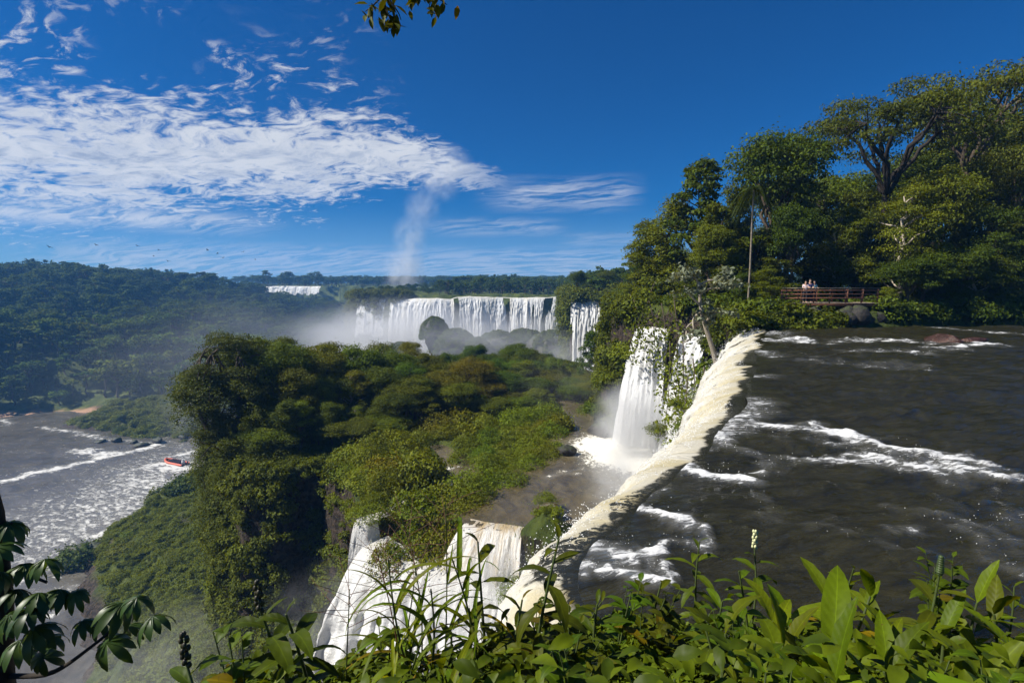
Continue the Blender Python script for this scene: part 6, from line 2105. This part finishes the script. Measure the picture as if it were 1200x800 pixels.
# the tangle of small leaves underneath
def build_undergrowth():
    r2 = np.random.default_rng(19)
    n = 9000
    px = r2.uniform(225, 1290, n)
    Y = r2.uniform(1.15, 3.1, n)
    lim = np.where(px < 620, 2.0, 4.2)
    Y = np.minimum(Y, lim * r2.uniform(.7, 1, n))
    py = np.interp(px, TOPX, TOPY) + 45 + r2.uniform(0, 1, n) ** .8 * 170
    C = np.array([at(a, c, d) for a, c, d in zip(px, py, Y)])
    z0 = H(C[:, 0], C[:, 1])
    ok = (C[:, 2] > z0 - .05) & (C[:, 2] < z0 + 1.4) & (sdf(U_POLY, C[:, 0], C[:, 1]) < .3)
    C = C[ok]
    C = C[r2.permutation(len(C))[:1500]]
    src = LM['small_1']
    bv = np.empty(len(src.vertices) * 3); src.vertices.foreach_get('co', bv); bv = bv.reshape(-1, 3)
    bf = np.array([list(q_.vertices) for q_ in src.polygons])
    n = len(C)
    hd, pt_, rl = r2.uniform(0, 6.283, n), r2.uniform(-.9, .9, n), r2.normal(0, .4, n)
    ch, sh, cp, sp, cr, sr = np.cos(hd), np.sin(hd), np.cos(pt_), np.sin(pt_), np.cos(rl), np.sin(rl)
    Ym = np.stack([-sh * cp, ch * cp, sp], 1)
    X0 = np.stack([ch, sh, 0 * ch], 1)
    Z0 = np.cross(X0, Ym)
    Xm = X0 * cr[:, None] + Z0 * sr[:, None]
    Zm = np.cross(Xm, Ym)
    sc_ = r2.uniform(.4, 1.0, n)
    V = C[:, None, :] + sc_[:, None, None] * (bv[None, :, 0:1] * Xm[:, None, :] + bv[None, :, 1:2] * Ym[:, None, :] + bv[None, :, 2:3] * Zm[:, None, :])
    F = (bf[None] + (np.arange(n) * len(bv))[:, None, None]).reshape(-1, 4)
    T = np.repeat(r2.uniform(0, 1, n), len(bv))
    o = link('undergrowth', mesh_np('undergrowth', V.reshape(-1, 3), F, M['leaf_lance'], True, {'tint': T}))
    tag(o, 'tangle of small leaves under the plants at the viewpoint', kind='stuff')
    P = slope_points(-3.2, 6, .7, 4.4, .16, 23, lambda x, y: (sdf(U_POLY, x, y) < -.02) & (sdf(RIVER_POLY, x, y) > 0) & (x > -y * .5 - .15))
    scatter('ground_cover', 'dark_tuft', P, r2.uniform(.10, .2, len(P)), 'low herbs on the ground of the viewpoint', 25, .3)  # dark leaves carry the shade between the plants in their colour


build_undergrowth()


# the cecropia at the left border
def build_cecropia():
    Y = 2.35
    base = at(-6, 830, Y)
    z0 = float(H(base.x, base.y))
    B = np.array([base.x, base.y, min(z0, base.z) - .1])
    t = empty('cecropia_tree', B, 'dark young tree with big many fingered leaves at the left border', 'tree')
    rnd = random.Random(2)
    def pts(ps, n, r0, r1, nm):
        P = smooth_line([np.array(at(a, c, d)) - B for a, c, d in ps], n)
        MB().tube(P, np.linspace(r0, r1, n), 8).obj(nm, M['bark_dark'], t)
        return P
    MB().tube(np.array([[0, 0, 0], np.array(at(4, 790, Y)) - B, np.array(at(4, 700, Y)) - B, np.array(at(-4, 600, Y)) - B, np.array(at(-12, 560, Y)) - B]), [.05, .045, .04, .03, .02], 9).obj('trunk', M['bark_dark'], t)
    pts([(8, 792, Y), (60, 788, Y - .05), (110, 755, Y - .1), (142, 728, Y - .1)], 14, .014, .006, 'branch')
    pts([(6, 740, Y), (22, 715, Y), (40, 700, Y)], 8, .012, .006, 'branch')
    pts([(2, 690, Y), (20, 670, Y), (55, 682, Y)], 8, .012, .006, 'branch')
    pts([(0, 650, Y), (8, 625, Y), (14, 612, Y)], 8, .010, .005, 'branch')
    for px, py, s, dY in [(142, 706, 1.1, -.1), (160, 700, .8, -.2), (118, 722, .8, 0), (178, 722, .9, -.1), (125, 752, 1.05, -.15), (96, 728, .7, -.1), (150, 734, .7, 0),
                          (10, 612, 1.1, 0), (-6, 640, 1.0, -.1), (52, 655, .85, -.1), (30, 660, 1.0, 0), (70, 690, .95, -.1), (45, 694, .9, -.15), (20, 690, .9, 0), (88, 694, .7, -.1),
                          (40, 735, 1.05, -.15), (22, 750, .9, -.1), (58, 745, .85, 0), (10, 720, 1.0, -.2), (50, 770, .8, -.1), (0, 670, 1.0, -.1), (34, 712, .9, -.2)]:
        o = put_leaf(t, 'palmate', np.array(at(px, py, Y + dY)) - B, rnd.uniform(0, 6.28), rnd.uniform(-.5, .5), s, np.array([1, 1, 1]) * rnd.uniform(.8, 1.2), rnd)
        o.rotation_euler = (rnd.uniform(-.2, .6), rnd.uniform(-.4, .4), rnd.uniform(0, 6.28))


build_cecropia()


# the branch hanging into the top of the picture, and one reaching out over the rapids
def leafy_branch(label, origin, twigs, n, key, size, material, spread, seed, name='leafy_branch', r0=.008):
    t = empty(name, origin, label, 'branch')
    rnd = random.Random(seed)
    B = np.array(origin)
    for tw in twigs:
        P = smooth_line([np.array(q) - B for q in tw], 12)
        MB().tube(P, np.linspace(r0, r0 * .3, 12), 5).obj('twig', M[material], t)
        for i in range(n):
            c = P[rnd.randint(2, 11)] + np.array([rnd.gauss(0, 1) for _ in range(3)]) * spread
            put_leaf(t, key, c, rnd.uniform(0, 6.28), rnd.uniform(-1.5, .1), size * rnd.uniform(.75, 1.2), np.array([1, .9, .8]) * rnd.uniform(.5, 1.0), rnd)
    return t


Y = 3.6
q = lambda a, c, d=0: at(a, c, Y + d)
leafy_branch('leafy twigs hanging down into the blue sky at the top', q(480, -120), [
    [q(480, -120), q(462, -60), q(452, -10), q(449, 8)], [q(452, -10), q(440, 4), q(428, 14)], [q(449, 0), q(455, 18), q(463, 34)], [q(452, -6), q(466, 14), q(470, 24)],
    [q(480, -120), q(495, -50), q(505, -8), q(502, 12)], [q(505, -8), q(516, 0), q(524, 6)], [q(500, -20), q(490, -8), q(485, 2)]], 16, 'tiny', 1.0, 'bark_dark', .03, 31)
Y = 45.0
leafy_branch('thin leafy branch poking out from the outcrop over the rapids', q(262, 528, 2), [
    [q(262, 528, 2), q(248, 522), q(236, 518), q(228, 520)], [q(248, 522), q(240, 530), q(233, 540)]], 11, 'tiny', 4.5, 'bark_dark', .28, 32, 'leafy_branch', .05)
# ------------------------------------------------------------------ mist and haze
def mist(label, c, rad, density, nscale, seed, soft=1.0, thr=0.35, name='mist', rot=None):
    m, nb, out = mat('mist_%d' % seed)
    o_ = nb.new('ShaderNodeTexCoord').outputs['Object']
    r = nb.vm('LENGTH', o_)
    fall = nb.rng(r, 1.0, 1.0 - soft)
    n = nb.noise(nb.vm('ADD', nb.vm('MULTIPLY', o_, nscale), (seed * 3.1, 0, 0)), 1.0, 4, 0.6, 0.3)
    d = nb.m('MULTIPLY', nb.m('MULTIPLY', nb.rng(n, thr, thr + .35), fall), density)
    v = nb.new('ShaderNodeVolumePrincipled')
    nb.put(v.inputs['Color'], (0.97, 0.98, 1.0))
    nb.put(v.inputs['Density'], d)
    nb.put(v.inputs['Anisotropy'], 0.15)
    nb.t.links.new(v.outputs[0], out.inputs['Volume'])
    me = MB().ball((0, 0, 0), 1.0, 20, 12).mesh('mist', m)
    o = link(name, me, None, c, rot, rad)
    return tag(o, label, kind='stuff')


def mpx(px, py, Y):
    return at(px, py, Y)


mist('spray filling the gorge below the wide curtain', mpx(465, 400, 262), (66, 40, 26), 0.085, (3.2, 2.4, 2.2), 1, 1.0, .28)
mist('spray at the foot of the right half of the wide curtain', mpx(605, 396, 268), (52, 22, 17), 0.060, (3.2, 2.2, 2.0), 2, 1.0, .3)
mist('thin spray drifting in front of the grey rocks', mpx(565, 402, 190), (48, 14, 14), 0.050, (3.2, 2.2, 2.0), 12, 1.0, .3)
mist('spray below the split waterfall', mpx(680, 425, 128), (17, 15, 11), 0.060, (2.5, 2, 2), 3)
mist('thin mist drifting along the foot of the far hill', mpx(320, 398, 235), (95, 50, 30), 0.0034, (3.0, 2.2, 2.0), 4, 1.0, .28)
mist('thin mist over the far bank of the gorge', mpx(190, 440, 215), (75, 50, 28), 0.0018, (3.0, 2.2, 2.0), 5, 1.0, .28)
mist('mist veiling the rocky end of the green point', mpx(228, 485, 190), (19, 15, 16), 0.022, (2.2, 2, 2), 6)
mist('spray over the basin under the near falls', mpx(748, 498, 45.0), (5.2, 4.4, 5.0), 0.95, (2.4, 2.4, 2.0), 7, 1.0, .32)
mist('spray between the basin and the curling fall', mpx(745, 565, 34), (4.6, 6.0, 3.0), 0.50, (2.4, 2.4, 2.0), 13, 1.0, .34)
mist('faint mist over the spit', mpx(680, 455, 62), (13, 12, 6.5), 0.014, (2.2, 2, 2), 8)
mist('mist rising from the gorge at the foot of the mossy slope', mpx(235, 815, 42), (19, 13, 9), 0.070, (2.6, 2.2, 2.0), 9)
mist('spray in front of the dark alcove', mpx(405, 745, 32), (6.8, 4.5, 6.5), 0.13, (2.2, 2, 2), 10)
mist('spray hanging at the foot of the tan step fall', mpx(585, 668, 28.6), (3.6, 1.7, 1.9), 0.8, (2.2, 2, 2), 14, 1.0, .3)
mist('spray thrown up below the wide cascade', mpx(525, 742, 19.0), (5.2, 2.8, 3.0), 0.40, (2.2, 2, 2), 11)
# the column of spray standing over the distant great fall
for px, py, Y, rx, rz, dn, sd in [(474, 318, 470, 24, 30, .085, 21), (480, 278, 470, 20, 24, .050, 22), (494, 244, 470, 20, 24, .040, 23), (514, 214, 470, 24, 19, .050, 24), (534, 188, 470, 24, 15, .045, 25)]:
    mist('column of spray drifting up over the distant falls', mpx(px, py, Y), (rx, 16, rz), dn, (2.4, 2, 2.2), sd, 1.0, .30, 'spray_plume', (0, .6 if sd > 22 else .1, 0))

hz_m, nb, out = mat('haze')
v = nb.new('ShaderNodeVolumePrincipled')
nb.put(v.inputs['Color'], (0.16, 0.46, 1.0))
nb.put(v.inputs['Density'], 0.00032)
nb.put(v.inputs['Anisotropy'], 0.1)
nb.t.links.new(v.outputs[0], out.inputs['Volume'])
me = MB().box((-150, 1050, 35), (1900, 2400, 205)).mesh('haze', hz_m, False)
tag(link('haze', me), 'pale air over the gorge', kind='stuff')
